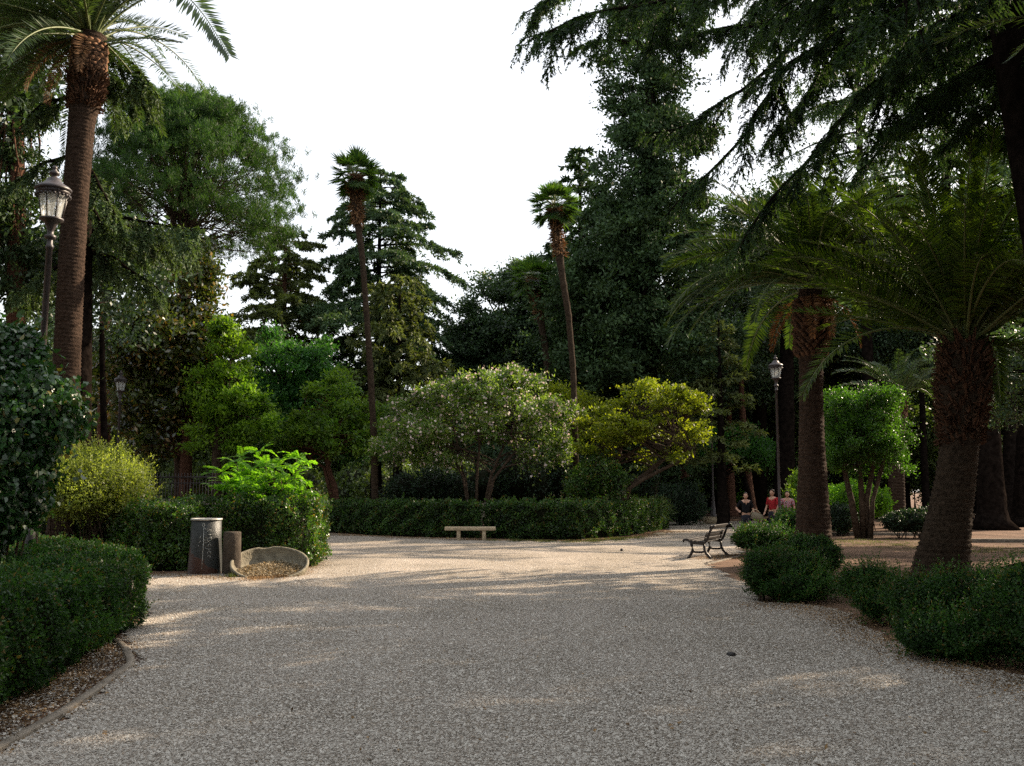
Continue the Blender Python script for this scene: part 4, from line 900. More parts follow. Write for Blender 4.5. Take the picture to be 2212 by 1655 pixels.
# ================================================================== people
def skin(nm, J, Ed, rad, m, parent, lvl=1, root=0):
    me = bpy.data.meshes.new(nm); me.from_pydata([tuple(p) for p in J], Ed, []); o = bpy.data.objects.new(nm, me); COL.objects.link(o)
    s = o.modifiers.new('skin', 'SKIN'); s.use_smooth_shade = True
    for i, r in enumerate(rad): me.skin_vertices[0].data[i].radius = (r, r) if not hasattr(r, '__len__') else r
    for i in range(len(J)): me.skin_vertices[0].data[i].use_root = (i == root)
    o.modifiers.new('sub', 'SUBSURF').levels = lvl; o.modifiers['sub'].render_levels = lvl; me.materials.append(m)
    if parent is not None: o.parent = parent
    return o
def person(label, loc, face, H, arms, top, trs, legs, hair='short', vneck=False, headturn=0):
    """local axes: x to the person's left, y forward"""
    t = thing('person', label, 'person', loc); t.rotation_euler = (0, 0, face); k = H/1.7
    J = [(0, 0, .95), (0, 0, 1.1), (0, .0, 1.28), (0, -.01, 1.42), (0, 0, 1.50)]; Rr = [(.15, .11), (.125, .10), (.15, .11), (.13, .085), .052]
    Ed = [(0, 1), (1, 2), (2, 3), (3, 4)]
    def add(par, pts, rs):
        p = par
        for q, r in zip(pts, rs): J.append(q); Rr.append(r); Ed.append((p, len(J)-1)); p = len(J)-1
        return p
    hands = []
    for sx, (el, wr) in zip((-1, 1), arms):
        sh = (sx*.175, -.01, 1.40); el = np.array(el); wr = np.array(wr); e = add(3, [sh, tuple(el), tuple(wr)], [.055, .040, .028])
        hd = nz(wr-el); palm = wr+hd*.06; pe = add(e, [tuple(palm)], [(.034, .018)]); hands.append((pe, palm, hd, sx))
        side = nz(np.cross(hd, np.array((0, 1., 0)))+1e-6)
        for fi, fl_ in enumerate((.060, .070, .065, .050)):
            q = palm+side*(fi-1.5)*.018+hd*.02; add(pe, [tuple(q), tuple(q+hd*fl_*.6), tuple(q+hd*fl_+np.array((0, .015, 0)))], [.009, .008, .007])
        q = palm-side*.03-hd*.02; add(pe, [tuple(q), tuple(q+hd*.035-side*.02)], [.010, .008])
    for sx, (kn, an) in zip((-1, 1), legs):
        add(0, [(sx*.09, 0, .88), kn, an, (an[0], an[1]+.13, an[2]-.04)], [.085, .055, .038, .030])
    J = [tuple(np.array(p)*k) for p in J]; Rr = [tuple(np.array(r)*k) if hasattr(r, '__len__') else r*k for r in Rr]
    skin('body', J, Ed, Rr, M['skin'], t)
    # head with a face
    hc = np.array((0, .02, 1.61))*k; a = MB(); n1, n2 = 22, 16; th = np.linspace(0, pi, n2); ph = np.arange(n1)*2*pi/n1
    Tm, Pm = np.meshgrid(th, ph, indexing='ij'); x = np.sin(Tm)*np.sin(Pm); y = np.sin(Tm)*np.cos(Pm); z = np.cos(Tm)
    low = np.clip(-z, 0, 1); hx = x*.074*(1-.25*low); hy = y*.092*(1-.12*low)+.012*low; hz_ = z*.118
    nose = np.exp(-(x/.16)**2)*np.exp(-((z+.12)/.18)**2)*(y > 0)*.022; brow = np.exp(-((z-.12)/.12)**2)*(y > 0)*.004; eye = np.exp(-((np.abs(x)-.36)/.13)**2)*np.exp(-((z-.02)/.10)**2)*(y > .2)*-.009
    hy = hy+nose+brow+eye; vv = np.stack([hx, hy, hz_], -1).reshape(-1, 3)*k; c, s_ = cos(headturn), sin(headturn); Rz = np.array(((c, -s_, 0), (s_, c, 0), (0, 0, 1)))
    i = np.arange(n2-1)[:, None]*n1; j = np.arange(n1)[None, :]; a.add(vv@Rz.T+hc, np.stack([i+j, i+n1+j, i+n1+(j+1) % n1, i+(j+1) % n1], -1).reshape(-1, 4))
    for sx in (-1, 1):
        e = np.array([(sx*.076, -.01, -.02), (sx*.088, -.02, .01), (sx*.086, -.025, -.03), (sx*.078, 0, -.045)])*k@Rz.T+hc; a.add(e, [(0, 1, 2, 3)])
    o = a.mesh('head', True); o.materials.append(M['skin']); ho = bpy.data.objects.new('head', o); COL.objects.link(ho); ho.parent = t
    for sx in (-1, 1):
        a = MB(); cc = np.array((sx*.028, .083, .004))*k; a.tube([(cc+np.array((-.010, 0, 0)))@Rz.T+hc, (cc+np.array((.010, 0, 0)))@Rz.T+hc], .006*k, 6)
        e_ = a.mesh('eye', True); e_.materials.append(M['hair']); eo = bpy.data.objects.new('eye', e_); COL.objects.link(eo); eo.parent = ho
    a = MB(); cc = np.array((0, .092, -.062))*k; a.tube([(cc+np.array((-.022, -.006, 0)))@Rz.T+hc, cc@Rz.T+hc, (cc+np.array((.022, -.006, 0)))@Rz.T+hc], .006*k, 6)
    m_ = a.mesh('mouth', True); m_.materials.append(M['red_cloth']); mo = bpy.data.objects.new('mouth', m_); COL.objects.link(mo); mo.parent = ho
    # hair cap
    a = MB(); hx = x*.084; hy = y*.098-.014; hz_ = z*.126+.006; vv = np.stack([hx, hy, hz_], -1)
    keep = (z > .22+.60*y) | ((y < -.15) & (z > (-.75 if hair == 'long' else -.45)))
    vv = (vv.reshape(-1, 3)*(1+.03*wob(vv.reshape(-1, 3)*30, 1))[:, None])*k@Rz.T+hc; q = np.stack([i+j, i+n1+j, i+n1+(j+1) % n1, i+(j+1) % n1], -1).reshape(-1, 4); kf = keep.ravel(); q = q[kf[q].all(1)]
    a.add(vv, q); h_ = a.mesh('hair', True); h_.materials.append(M['hair']); h2 = bpy.data.objects.new('hair', h_); COL.objects.link(h2); h2.parent = t; so = h2.modifiers.new('thick', 'SOLIDIFY'); so.thickness = .012
    # shirt
    J = [(0, 0, .93), (0, 0, 1.1), (0, 0, 1.28), (0, -.012, 1.425)]; Rr = [(.175, .13), (.15, .12), (.172, .13), (.145, .095)]; Ed = [(0, 1), (1, 2), (2, 3)]
    for sx, (el, wr) in zip((-1, 1), arms):
        p = 3; el = np.array(el); sh = np.array((sx*.18, -.01, 1.40))
        for q, r in ((sh, .072), (sh+(el-sh)*.55, .062), (sh+(el-sh)*.85, .058)): J.append(tuple(q)); Rr.append(r); Ed.append((p, len(J)-1)); p = len(J)-1
    J = [tuple(np.array(p)*k) for p in J]; Rr = [tuple(np.array(r)*k) if hasattr(r, '__len__') else r*k for r in Rr]; sh_ = skin('shirt', J, Ed, Rr, top, t)
    J = [(0, 0, .99), (0, 0, .92)]; Rr = [(.165, .125), (.168, .13)]; Ed = [(0, 1)]
    for sx, (kn, an) in zip((-1, 1), legs):
        p = 1
        for q, r in (((sx*.09, 0, .82), .10), (kn, .075), ((an[0], an[1], an[2]+.03), .062)): J.append(q); Rr.append(r); Ed.append((p, len(J)-1)); p = len(J)-1
    J = [tuple(np.array(p)*k) for p in J]; Rr = [tuple(np.array(r)*k) if hasattr(r, '__len__') else r*k for r in Rr]; skin('trousers', J, Ed, Rr, trs, t)
    a = MB()
    for sx, (kn, an) in zip((-1, 1), legs):
        c_ = np.array(an)*k; a.box(c_+np.array((0, .05, -.045)), (.09, .26, .07))
    s_m = a.mesh('shoes'); s_m.materials.append(M['black_cloth']); s2 = bpy.data.objects.new('shoes', s_m); COL.objects.link(s2); s2.parent = t
    if vneck:
        a = MB(); vv = [(-.065, .112, 1.47), (.065, .112, 1.47), (0, .135, 1.30)]; a.add(np.array(vv)*k, [(0, 2, 1)]); n_ = a.mesh('neckline'); n_.materials.append(M['skin']); n2o = bpy.data.objects.new('neckline', n_); COL.objects.link(n2o); n2o.parent = t
    return t
walk = [((-.09, .16, .52), (-.10, .05, .10)), ((.09, .02, .50), (.10, -.22, .14))]; stand = [((-.09, .03, .50), (-.10, 0, .085)), ((.09, .03, .50), (.10, 0, .085))]
pw = person('woman in a black v neck top walking towards the bench with a khaki shoulder bag', (X(1610, 34.5), 34.5, 0), pi-.08, 1.62, [((-.26, -.02, 1.12), (-.30, .10, .90)), ((.33, -.08, 1.16), (.27, .14, 1.08))], M['black_cloth'], M['dark_trs'], walk, 'long', True)
a = MB(); pwl = (X(1610, 34.5), 34.5)
# bag hangs at her left hip (right in the picture)
a.prism([(-.19, -.02), (.17, -.04), (.20, .20), (.10, .25), (-.12, .25), (-.22, .18)], -.06, .06)
bo = a.build('shoulder_bag', M['khaki']); bo.location = (pwl[0]+.30, pwl[1]-.16, .72); bo.rotation_euler = (0, R(25), -.1); tag(bo, 'khaki shoulder bag carried at the hip of the woman in black', 'bag')
a = MB(); a.tube(curve((pwl[0]+.12, pwl[1]-.16, .93), (pwl[0]+.48, pwl[1]-.14, .88), (0, 0, .17), 9)-np.array((pwl[0]+.30, pwl[1]-.16, .72)), .014, 5)
so_ = a.build('strap', M['stone']); so_.parent = bo; so_.rotation_euler = (0, -R(25), .1)
person('man in a red shirt standing half hidden behind the bush, face turned left', (X(1668, 37.2), 37.2, 0), pi-.9, 1.72, [((-.26, .0, 1.12), (-.24, .15, .92)), ((.26, .0, 1.12), (.24, .15, .92))], M['red_cloth'], M['dark_trs'], stand, headturn=0)
person('person in a red and white checked shirt behind the bush near the palm trunk', (X(1700, 37.6), 37.6, 0), pi-.3, 1.66, [((-.26, .0, 1.12), (-.24, .12, .90)), ((.30, -.03, 1.13), (.38, .10, .95))], M['plaid'], M['dark_trs'], stand)

# ================================================================== palms
# tall left date palm
Yp = 25.; xs = [(136, 1208, .42), (138, 1120, .36), (140, 900, .34), (146, 740, .325), (155, 560, .315), (165, 400, .31), (176, 270, .325), (186, 205, .38), (190, 158, .44), (193, 110, .44), (195, 78, .40)]
date_palm('date_palm', 'tall ringed palm with salmon cut leaf scars under its crown, behind the near lamp post', [W(x, y, Yp) if i else np.array((X(x, Yp), Yp, 0)) for i, (x, y, r) in enumerate(xs)], [r for _, _, r in xs], 71, 120, 4.3, M['date'], M['palm_bark'],
          ll=.50, lw=.034, nleaf=80, boots=(Z(165, Yp), Z(95, Yp), .05), rough_top=700, drooprange=(.55, 1.35), elr=(-.25, 1.45), dead=5,
          clear=(R(-62), R(62), .95), given=[([W(195, 60, 24.9), W(245, -60, 24.6), W(330, -70, 24.2), W(430, 10, 23.8), W(495, 120, 23.6)], .78, .085, 1.0), ([W(200, 95, 25), W(260, 85, 24.8), (W(330, 82, 24.6)), W(390, 92, 24.5)], .36, .05, .6), ([W(200, 105, 25), W(270, 88, 25.2), W(320, 110, 25.4), W(360, 158, 25.5)], .36, .05, .5), ([W(195, 70, 25), W(260, 10, 25.2), W(340, -20, 25.4)], .4, .035, .3), ([W(195, 70, 25), W(230, -10, 24.2), W(270, -60, 24)], .45, .035, .3)],
          extra=((R(190), .05, 4.0, 1.2), (R(205), .1, 4.2, 1.4), (R(195), .2, 4.4, 1.7), (R(215), .35, 4.6, 1.9), (R(180), .0, 3.8, 1.3), (R(235), .3, 4.2, 1.9), (R(160), .1, 4.2, 1.5)))
# right: tapering palm
Yq = 24.; xs = [(1757, 1208, .48), (1757, 1165, .43), (1756, 1080, .37), (1754, 980, .31), (1752, 880, .28), (1752, 800, .28), (1753, 730, .33), (1755, 690, .39), (1757, 650, .37), (1757, 625, .34)]
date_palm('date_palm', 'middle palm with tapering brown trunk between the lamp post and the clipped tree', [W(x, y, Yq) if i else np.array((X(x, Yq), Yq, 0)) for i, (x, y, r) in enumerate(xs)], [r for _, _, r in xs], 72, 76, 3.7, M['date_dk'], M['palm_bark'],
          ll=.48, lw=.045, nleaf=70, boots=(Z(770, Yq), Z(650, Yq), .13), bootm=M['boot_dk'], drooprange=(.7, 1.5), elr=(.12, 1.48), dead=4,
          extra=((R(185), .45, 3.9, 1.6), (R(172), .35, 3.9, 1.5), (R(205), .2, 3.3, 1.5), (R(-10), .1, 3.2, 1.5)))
# right: thick leaning palm
Yr = 19.6; xs = [(2024, 1256, .60), (2036, 1200, .50), (2050, 1120, .42), (2066, 1020, .37), (2076, 945, .36), (2080, 890, .42), (2082, 830, .48), (2084, 780, .46), (2086, 740, .38)]
date_palm('date_palm', 'thick leaning palm with a shaggy head near the right edge', [W(x, y, Yr) if i else np.array((X(x, Yr), Yr, 0)) for i, (x, y, r) in enumerate(xs)], [r for _, _, r in xs], 73, 66, 3.9, M['date_y'], M['palm_dk'],
          ll=.50, lw=.045, nleaf=72, boots=(Z(860, Yr), Z(861, Yr), .10), bootm=M['boot_dk'], drooprange=(.25, .95), elr=(.42, 1.5), rough_top=1100,
          extra=((R(0), .3, 2.3, 2.8), (R(-12), .1, 2.0, 2.5), (R(178), .62, 4.2, 1.1), (R(192), .25, 4.0, 1.5), (R(165), .95, 4.3, 1.1)), given=[([W(2092, 735, Yr), W(2125, 715, Yr-.2), W(2150, 760, Yr-.3), W(2160, 860, Yr-.3)], .42, .04, .9), ([W(2092, 735, Yr+.2), W(2120, 730, Yr+.4), W(2140, 800, Yr+.5), W(2146, 890, Yr+.5)], .40, .04, .9)])
# palm trunk behind the clipped tree
Yb = 46.; date_palm('date_palm', 'slim shaded palm trunk behind the clipped multi stemmed tree', [np.array((X(1934, Yb), Yb, 0)), W(1936, 1000, Yb), W(1940, 900, Yb), W(1942, 860, Yb)], [.40, .34, .32, .36], 74, 30, 3.0, M['date'], M['palm_bark'], ll=.4, lw=.04, nleaf=45, ring=.14, elr=(.5, 1.4), boots=(Z(905, Yb), Z(870, Yb), .1), bootm=M['boot_dk'])
# fan palms
def fp(label, xs, Y, seed, **k):
    fan_palm('fan_palm', label, [np.array((X(xs[0][0], Y), Y, 0))]+[W(x, y, Y) for x, y, r in xs[1:]], [r for _, _, r in xs], seed, **k)
fp('tall bare stemmed fan palm left of the open sky', [(812, 1090, .145), (808, 950, .135), (800, 800, .13), (792, 680, .12), (783, 560, .12), (774, 490, .14), (768, 440, .22), (768, 395, .28), (768, 380, .2)], 40, 75)
fp('tall bare stemmed fan palm right of the open sky, yellow green crown', [(1246, 1090, .13), (1243, 950, .125), (1238, 800, .125), (1228, 680, .13), (1215, 600, .14), (1207, 540, .18), (1199, 480, .24), (1197, 445, .18)], 40.5, 76)
fp('lower third fan palm against the round dark evergreen', [(1192, 1080, .17), (1190, 860, .17), (1178, 750, .17), (1166, 680, .19), (1154, 630, .24), (1150, 602, .2)], 50, 77, pet=.8, fan=.7)

# ================================================================== island plants
def tp(pts, Y, r): return (np.array([W(x, y, Y) if y < 1090 else np.array((X(x, Y), Y, 0.)) for x, y in pts]), np.array(r))
Yo = 39.5
st = [tp([(1020, 1095), (1000, 1030), (965, 960), (930, 900)], Yo, [.05, .045, .04, .02]), tp([(1022, 1095), (1005, 1040), (990, 970), (975, 900)], Yo+.2, [.07, .06, .05, .03]), tp([(1030, 1095), (1030, 1030), (1036, 960), (1030, 900)], Yo, [.07, .06, .05, .03]),
      tp([(1035, 1095), (1060, 1030), (1085, 970), (1120, 900)], Yo, [.08, .06, .05, .03]), tp([(1038, 1095), (1066, 1035), (1105, 985), (1160, 930)], Yo-.3, [.07, .06, .05, .03])]
broadleaf('flowering_shrub', 'broad flowering shrub tree with pale pink blossoms behind the stone bench', 'flowering shrub', st,
          [E(1085, 885, 110, 80, Yo, 95), E(1000, 900, 95, 70, Yo), E(900, 925, 80, 65, Yo), E(870, 960, 60, 45, Yo), E(1180, 950, 62, 55, Yo), E(1140, 910, 85, 65, Yo), E(950, 870, 45, 40, Yo), E(880, 990, 60, 34, Yo-.3), E(1190, 985, 50, 34, Yo-.3), E(930, 1000, 45, 25, Yo)],
          820, 40, .17, .17, .060, M['oleander'], M['bark'], 81, nlimb=110, wr=.016, shell=.26, below=.8, outward=.7, blossoms=780, flat=.8)
Yc = 38.7
st = [tp([(1325, 1095), (1360, 1050), (1400, 1020), (1430, 995), (1455, 940)], Yc, [.13, .11, .10, .08, .05]), tp([(1322, 1095), (1350, 1060), (1390, 1035), (1450, 1005), (1500, 985)], Yc-.3, [.11, .09, .08, .06, .04]),
      tp([(1316, 1095), (1320, 1040), (1340, 970), (1350, 920)], Yc+.2, [.11, .09, .08, .05]), tp([(1312, 1095), (1300, 1040), (1290, 980)], Yc+.4, [.07, .06, .04])]
broadleaf('crape_myrtle', 'leaning small tree with glowing yellow green leaves right of the flowering shrub', 'tree', st,
          [E(1400, 860, 75, 32, Yc), E(1460, 880, 65, 32, Yc), E(1340, 920, 75, 50, Yc), E(1430, 930, 90, 48, Yc), E(1490, 945, 35, 26, Yc), E(1300, 950, 42, 50, Yc), E(1440, 985, 60, 22, Yc), E(1410, 830, 40, 14, Yc)],
          520, 30, .16, .14, .085, M['crape'], M['bark'], 82, nlimb=130, shell=.35, flat=.4, outward=.3, below=.75)
bush('shrub', 'leafy green shrub in the sun behind the hedge by the leaning tree trunks', [E(1290, 1030, 42, 45, 38.6), E(1260, 1050, 40, 42, 38.8), E(1335, 1045, 25, 35, 38.4)], 7000, .10, .06, M['laurel'], 83, nspr=160, sprl=.4, core=.6, stems=8)
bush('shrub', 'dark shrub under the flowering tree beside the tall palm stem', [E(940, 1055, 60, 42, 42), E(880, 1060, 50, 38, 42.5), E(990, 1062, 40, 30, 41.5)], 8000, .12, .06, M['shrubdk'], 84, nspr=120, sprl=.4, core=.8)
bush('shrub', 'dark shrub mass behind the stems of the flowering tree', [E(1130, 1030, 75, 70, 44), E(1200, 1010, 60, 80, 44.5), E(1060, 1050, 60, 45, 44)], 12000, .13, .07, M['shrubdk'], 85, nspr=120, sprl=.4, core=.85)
# rose bush at the gap with pinkish rocks
def rock(label, x, y, Y, s, seed, m):
    r = np.random.default_rng(seed); a = MB(); c = W(x, y, Y); u = np.linspace(0, pi, 7); k = 10; an = np.arange(k)*2*pi/k
    v = np.stack([np.sin(u)[:, None]*np.cos(an), np.sin(u)[:, None]*np.sin(an), np.repeat(np.cos(u)[:, None], k, 1)], -1).reshape(-1, 3); v = v*(1+.18*wob(v*2, seed)+.06*r.normal(size=len(v)))[:, None]*np.array(s); i = np.arange(6)[:, None]*k; j = np.arange(k)[None, :]
    a.add(v, np.stack([i+k+j, i+k+(j+1) % k, i+(j+1) % k, i+j], -1).reshape(-1, 4)); o = a.build('rock', m); o.location = (c[0], c[1], s[2]*.6); tag(o, label, 'rock'); return o
mr = mat('pinkish_rock', (.34, .27, .23), .9, .2, bump=.6, bscale=12, var=.4, vscale=6)
rock('pale pinkish boulder seen over the hedge behind the flowering shrub stems', 1062, 1085, 39.4, (.75, .5, .80), 3, mr).location.z = .45
rock('grey pink stone in the gap between the two far hedges', 1043, 1130, 37.9, (.28, .25, .30), 4, mr)
rock('small pale stone at the hedge foot right of the stone bench', 1424, 1154, 39.0, (.28, .12, .06), 5, M['stone'])
rock('small dark stone lying alone on the gravel far side', 1343, 1188, 28.9, (.05, .05, .045), 6, M['iron_blk'])
rock('dark scrap lying on the gravel in front of the iron bench', 1580, 1408, 10.75, (.055, .04, .03), 7, M['iron_blk'])

# yuccas
def yucca(label, x, Y, h, n, seed):
    r = np.random.default_rng(seed); b = np.array((X(x, Y), Y, 0.)); t = thing('yucca', label, 'yucca', b, 'spiky yuccas behind the right hedge')
    mb = MB(); mb.tube([b, b+UP*h*.45], [.08, .06], 8); mb.build('stem', M['bark'], t, True)
    d = nz(rdir(r, n)*np.array((1, 1, .9))+UP*.45); o = np.repeat((b+UP*h*.45)[None], n, 0)+r.normal(size=(n, 3))*.05; leaf_obj('crown', o, d, nz(UP+rdir(r, n)*.4), .75*r.uniform(.7, 1.1, n), .055, M['yucca'], t, r)
yucca('spiky yucca left of the dark ivy trunk behind the right hedge', 1385, 42.5, 1.7, 90, 1); yucca('larger spiky yucca beside the dark ivy trunk behind the right hedge', 1418, 43.5, 2.0, 110, 2); yucca('low pale yucca at the right end of the right hedge', 1440, 46, 1.3, 70, 3)

# small trees behind the island
Ys = 44.
broadleaf('small_tree', 'small tree with yellowish top and curved trunk left of the tall fan palm stem', 'tree', [tp([(735, 1095), (722, 1050), (708, 1010), (715, 960), (740, 900)], Ys, [.16, .14, .12, .10, .06]), tp([(735, 1095), (700, 1010), (670, 990), (640, 960)], Ys, [.1, .08, .06, .04])],
          [E(735, 860, 55, 55, Ys), E(690, 920, 60, 50, Ys), E(765, 905, 50, 55, Ys), E(730, 950, 95, 40, Ys), E(640, 950, 45, 40, Ys)], 380, 40, .20, .19, .10, M['locust'], M['bark_red'], 91, nlimb=90)
broadleaf('small_tree', 'dark low tree filling the shade between the sapling and the flowering shrub', 'tree', [tp([(600, 1095), (605, 1020), (615, 960)], 46, [.14, .12, .08])], [E(600, 960, 80, 60, 46), E(660, 985, 60, 40, 46), E(800, 960, 80, 60, 47), E(560, 1000, 50, 50, 46)], 380, 40, .28, .15, .08, M['acacia'], M['bark_dk'], 92, nlimb=60)
broadleaf('small_tree', 'yellow green tree top just right of the flowering shrub behind the fan palm stem', 'tree', [tp([(1250, 1095), (1245, 1000), (1240, 900)], 45, [.14, .12, .08])], [E(1230, 870, 48, 32, 45), E(1275, 880, 30, 35, 45), E(1255, 920, 50, 50, 45)], 170, 42, .26, .14, .08, M['crape'], M['bark_dk'], 93, nlimb=50)
broadleaf('robinia', 'fresh green tree right of the glossy magnolia, lit from behind', 'tree', [tp([(470, 1095), (468, 980), (480, 880), (500, 780)], 42.5, [.22, .19, .16, .08])],
          [E(500, 760, 45, 60, 42.5), E(480, 840, 65, 70, 42.5), E(520, 880, 60, 60, 42.5), E(470, 930, 60, 50, 42.5), E(545, 930, 45, 40, 42.5)], 560, 44, .19, .18, .09, M['robinia'], M['bark'], 94, nlimb=100, shell=.35)
broadleaf('acacia', 'domed deep green tree in front of the left cedar', 'tree', [tp([(630, 1095), (630, 950), (625, 860)], 48, [.22, .18, .12])],
          [E(625, 800, 85, 85, 48), E(580, 850, 60, 80, 48), E(680, 840, 65, 75, 48), E(640, 890, 90, 60, 48)], 480, 44, .21, .22, .08, M['acacia'], M['bark_dk'], 95, nlimb=80)
Ym = 44.
broadleaf('magnolia', 'large magnolia with glossy bronze leaves and a reddish trunk behind the drum', 'magnolia tree', [tp([(402, 1110), (402, 1000), (404, 930), (408, 860), (400, 780), (390, 650)], Ym, [.29, .26, .24, .2, .14, .07])],
          [E(400, 620, 60, 90, Ym), E(350, 740, 110, 110, Ym), E(430, 800, 50, 90, Ym), E(300, 840, 95, 110, Ym), E(390, 860, 80, 70, Ym), E(330, 940, 80, 50, Ym), E(440, 560, 35, 60, Ym)], 1300, 34, .30, .27, .13, M['magnolia'], M['bark_red'], 96, nlimb=150, shell=.33, outward=.4, hexa=False)
# stone pine
def stone_pine():
    r = np.random.default_rng(97); Y = 46.5; b = np.array((X(395, Y), Y, 0.)); t = thing('umbrella_pine', 'big round topped umbrella pine against the sky on the left', 'pine tree', b); mb = MB()
    tr = [tp([(395, 1100), (396, 800), (398, 560), (404, 480), (410, 350)], Y, [.38, .33, .28, .22, .10]), tp([(396, 700), (385, 600), (378, 500), (365, 400), (355, 320)], Y, [.2, .17, .14, .10, .05])]
    for p, q in tr: mb.tube(p, q, 10)
    B, D, C = [], [], []
    c0 = W(405, 430, Y)
    for i in range(460):
        az = r.uniform(-pi, pi); top = r.random() < .48
        el = r.uniform(.38, 1.5) if top else r.uniform(-.55, .42)
        rx, rz = PX(225, Y), PX(228, Y)
        e = c0+np.array((rx*cos(el)*cos(az), rx*cos(el)*sin(az), rz*sin(el) if el > 0 else rz*.75*sin(el)))*(1-abs(r.normal(0, .16)) if top else r.uniform(.75, 1.12))
        if not top and cos(az) < .1 and r.random() < .3: continue
        q = r.uniform(.0, 1); zz = W(400, 560-200*q, Y); s = np.array((zz[0], Y, min(zz[2], e[2]-.3 if e[2] > zz[2] else zz[2])))
        cpath = curve(s, e, (0, 0, -.35 if top else -.15), 8); mb.tube(cpath, np.linspace(.034, .007, 8), 5, False)
        m = 20 if top else 9
        w = np.repeat(e[None], m, 0)+r.normal(size=(m, 3))*np.array((.40, .40, .20)); k = 30
        B.append(np.repeat(w, k, 0)+r.normal(size=(m*k, 3))*np.array((.06, .06, .09))); D.append(nz(rdir(r, m*k)+UP*1.1))
        # sparse tufts along the limb
        q2 = cpath[4:7]; k2 = 6; B.append(np.repeat(q2, k2*2, 0)+r.normal(size=(len(q2)*k2*2, 3))*.22); D.append(nz(rdir(r, len(q2)*k2*2)+UP*.7))
    mb.build('trunk', M['bark'], t, True); B = np.concatenate(B); D = np.concatenate(D); n = len(B)
    leaf_obj('crown', B, D, rdir(r, n), .22*r.uniform(.6, 1.2, n), .030, M['pine'], t, r)
stone_pine()

# ================================================================== conifers
def bough_set(r, mb, bs, acc, m=11, k=4, sub=4.2):
    for pts, tw, dens, hang in bs:
        P = np.array([W(x, y, q) for x, y, q in pts]); u = np.linspace(0, len(P)-1, 22); P = np.column_stack([np.interp(u, range(len(P)), P[:, i]) for i in range(3)])
        P += np.column_stack([np.zeros(22), .15*np.sin(u*2.1+r.random()*6), .10*np.sin(u*3+r.random()*6)])*np.linspace(0, 1, 22)[:, None]
        mb.tube(P, np.linspace(.08, .012, 22), 6, False); L = np.linalg.norm(np.diff(P, axis=0), axis=1).sum()
        for i in range(int(L*sub)):
            s = r.uniform(.15, 1)*20; a = int(s); T = nz(P[a+1]-P[a]); sd = nz(np.cross(T, UP))*r.choice((-1, 1)); dr = nz(T*r.uniform(.4, 1)+sd*r.uniform(.4, 1)-UP*.25*hang); l2 = tw*r.uniform(.5, 1.2)*(1.15-.5*s/20)
            v = np.linspace(0, 1, 7)[:, None]; Q = P[a]+dr*l2*v-UP*hang*.30*l2*v**2; mb.tube(Q, np.linspace(.016, .005, 7), 4, False)
            acc.append(twig_tufts(r, Q, .42, .16, max(3, int(l2*dens)), hang, m, k, .5, .05))
        acc.append(twig_tufts(r, P, .5, .25, int(L*dens*.6), hang, m, k, .5, .1))
def weeping_cedar():
    r = np.random.default_rng(109); Y = 28.; b = np.array((X(168, Y), Y, 0.)); t = thing('weeping_cedar', 'weeping cedar whose grey green boughs hang out on both sides of the left palm', 'cedar', b); mb = MB()
    mb.tube([b, W(172, 700, Y), W(178, 300, Y), W(185, -100, Y)], [.40, .34, .26, .12], 12); acc = []
    bs = [([(180, 60, 28), (230, 100, 27.5), (285, 130, 27), (325, 190, 26.6)], .9, 16, 1.3), ([(180, 130, 28), (240, 160, 28), (300, 200, 28), (330, 240, 28)], .9, 16, 1.2), ([(180, 150, 28), (220, 190, 29), (260, 240, 29.5)], .9, 14, 1.2),
          ([(175, 360, 28), (200, 375, 27.2), (230, 420, 26.8), (250, 480, 26.5)], .8, 18, 1.2), ([(175, 420, 28), (205, 450, 27.5), (235, 510, 27)], .8, 16, 1.2), ([(175, 480, 28), (210, 530, 28), (240, 580, 28)], .7, 14, 1.2),
          ([(175, 470, 28), (260, 472, 27.5), (340, 480, 27), (430, 500, 26.6)], 1.1, 18, 1.5), ([(175, 500, 28), (280, 490, 28.5), (360, 510, 29), (420, 560, 29.4)], 1.1, 16, 1.5), ([(175, 540, 28), (250, 560, 28.5), (310, 600, 29), (350, 640, 29)], 1., 14, 1.3),
          ([(170, 200, 28), (110, 220, 27.5), (60, 260, 27)], 1., 14, 1.1), ([(170, 330, 28), (100, 350, 28), (40, 400, 28)], 1., 14, 1.2), ([(170, 560, 28), (90, 590, 28), (20, 640, 28)], 1., 14, 1.2), ([(170, 90, 28), (90, 60, 28), (10, 90, 28)], 1.1, 14, 1.2)]
    bough_set(r, mb, bs, acc, 9, 4, 4.0); mb.build('trunk', M['bark_dk'], t, True); B, D, N = [np.concatenate(x) for x in zip(*acc)]; n = len(B)
    leaf_obj('crown', B, D, N, .13*r.uniform(.6, 1.3, n), .034*r.uniform(.7, 1.3, n), M['deodar'], t, r, np.clip(.45+r.normal(0, .2, n)+.2*wob(B, 3, 1.2), 0, 1))
weeping_cedar()
def dark_left(name, label, x, Y, seed, top, lx, m='cypress'):
    r = np.random.default_rng(seed)
    e = [E(x+r.normal(0, lx*.3), y, lx*r.uniform(.7, 1.1), 62, Y) for y in np.arange(top, 640, 75)]
    broadleaf(name, label, 'evergreen tree', [tp([(x, 1095), (x+4, 600), (x+8, top)], Y, [.36, .28, .12])], e, 620, 36, .24, .22, .07, M[m], M['bark_red'], seed, nlimb=70, shell=.4, flat=.8, droop=.9, outward=.3)
def cb(x, Y): return (X(x, Y), Y)
Yk = 62.; Hk = Z(368, Yk)
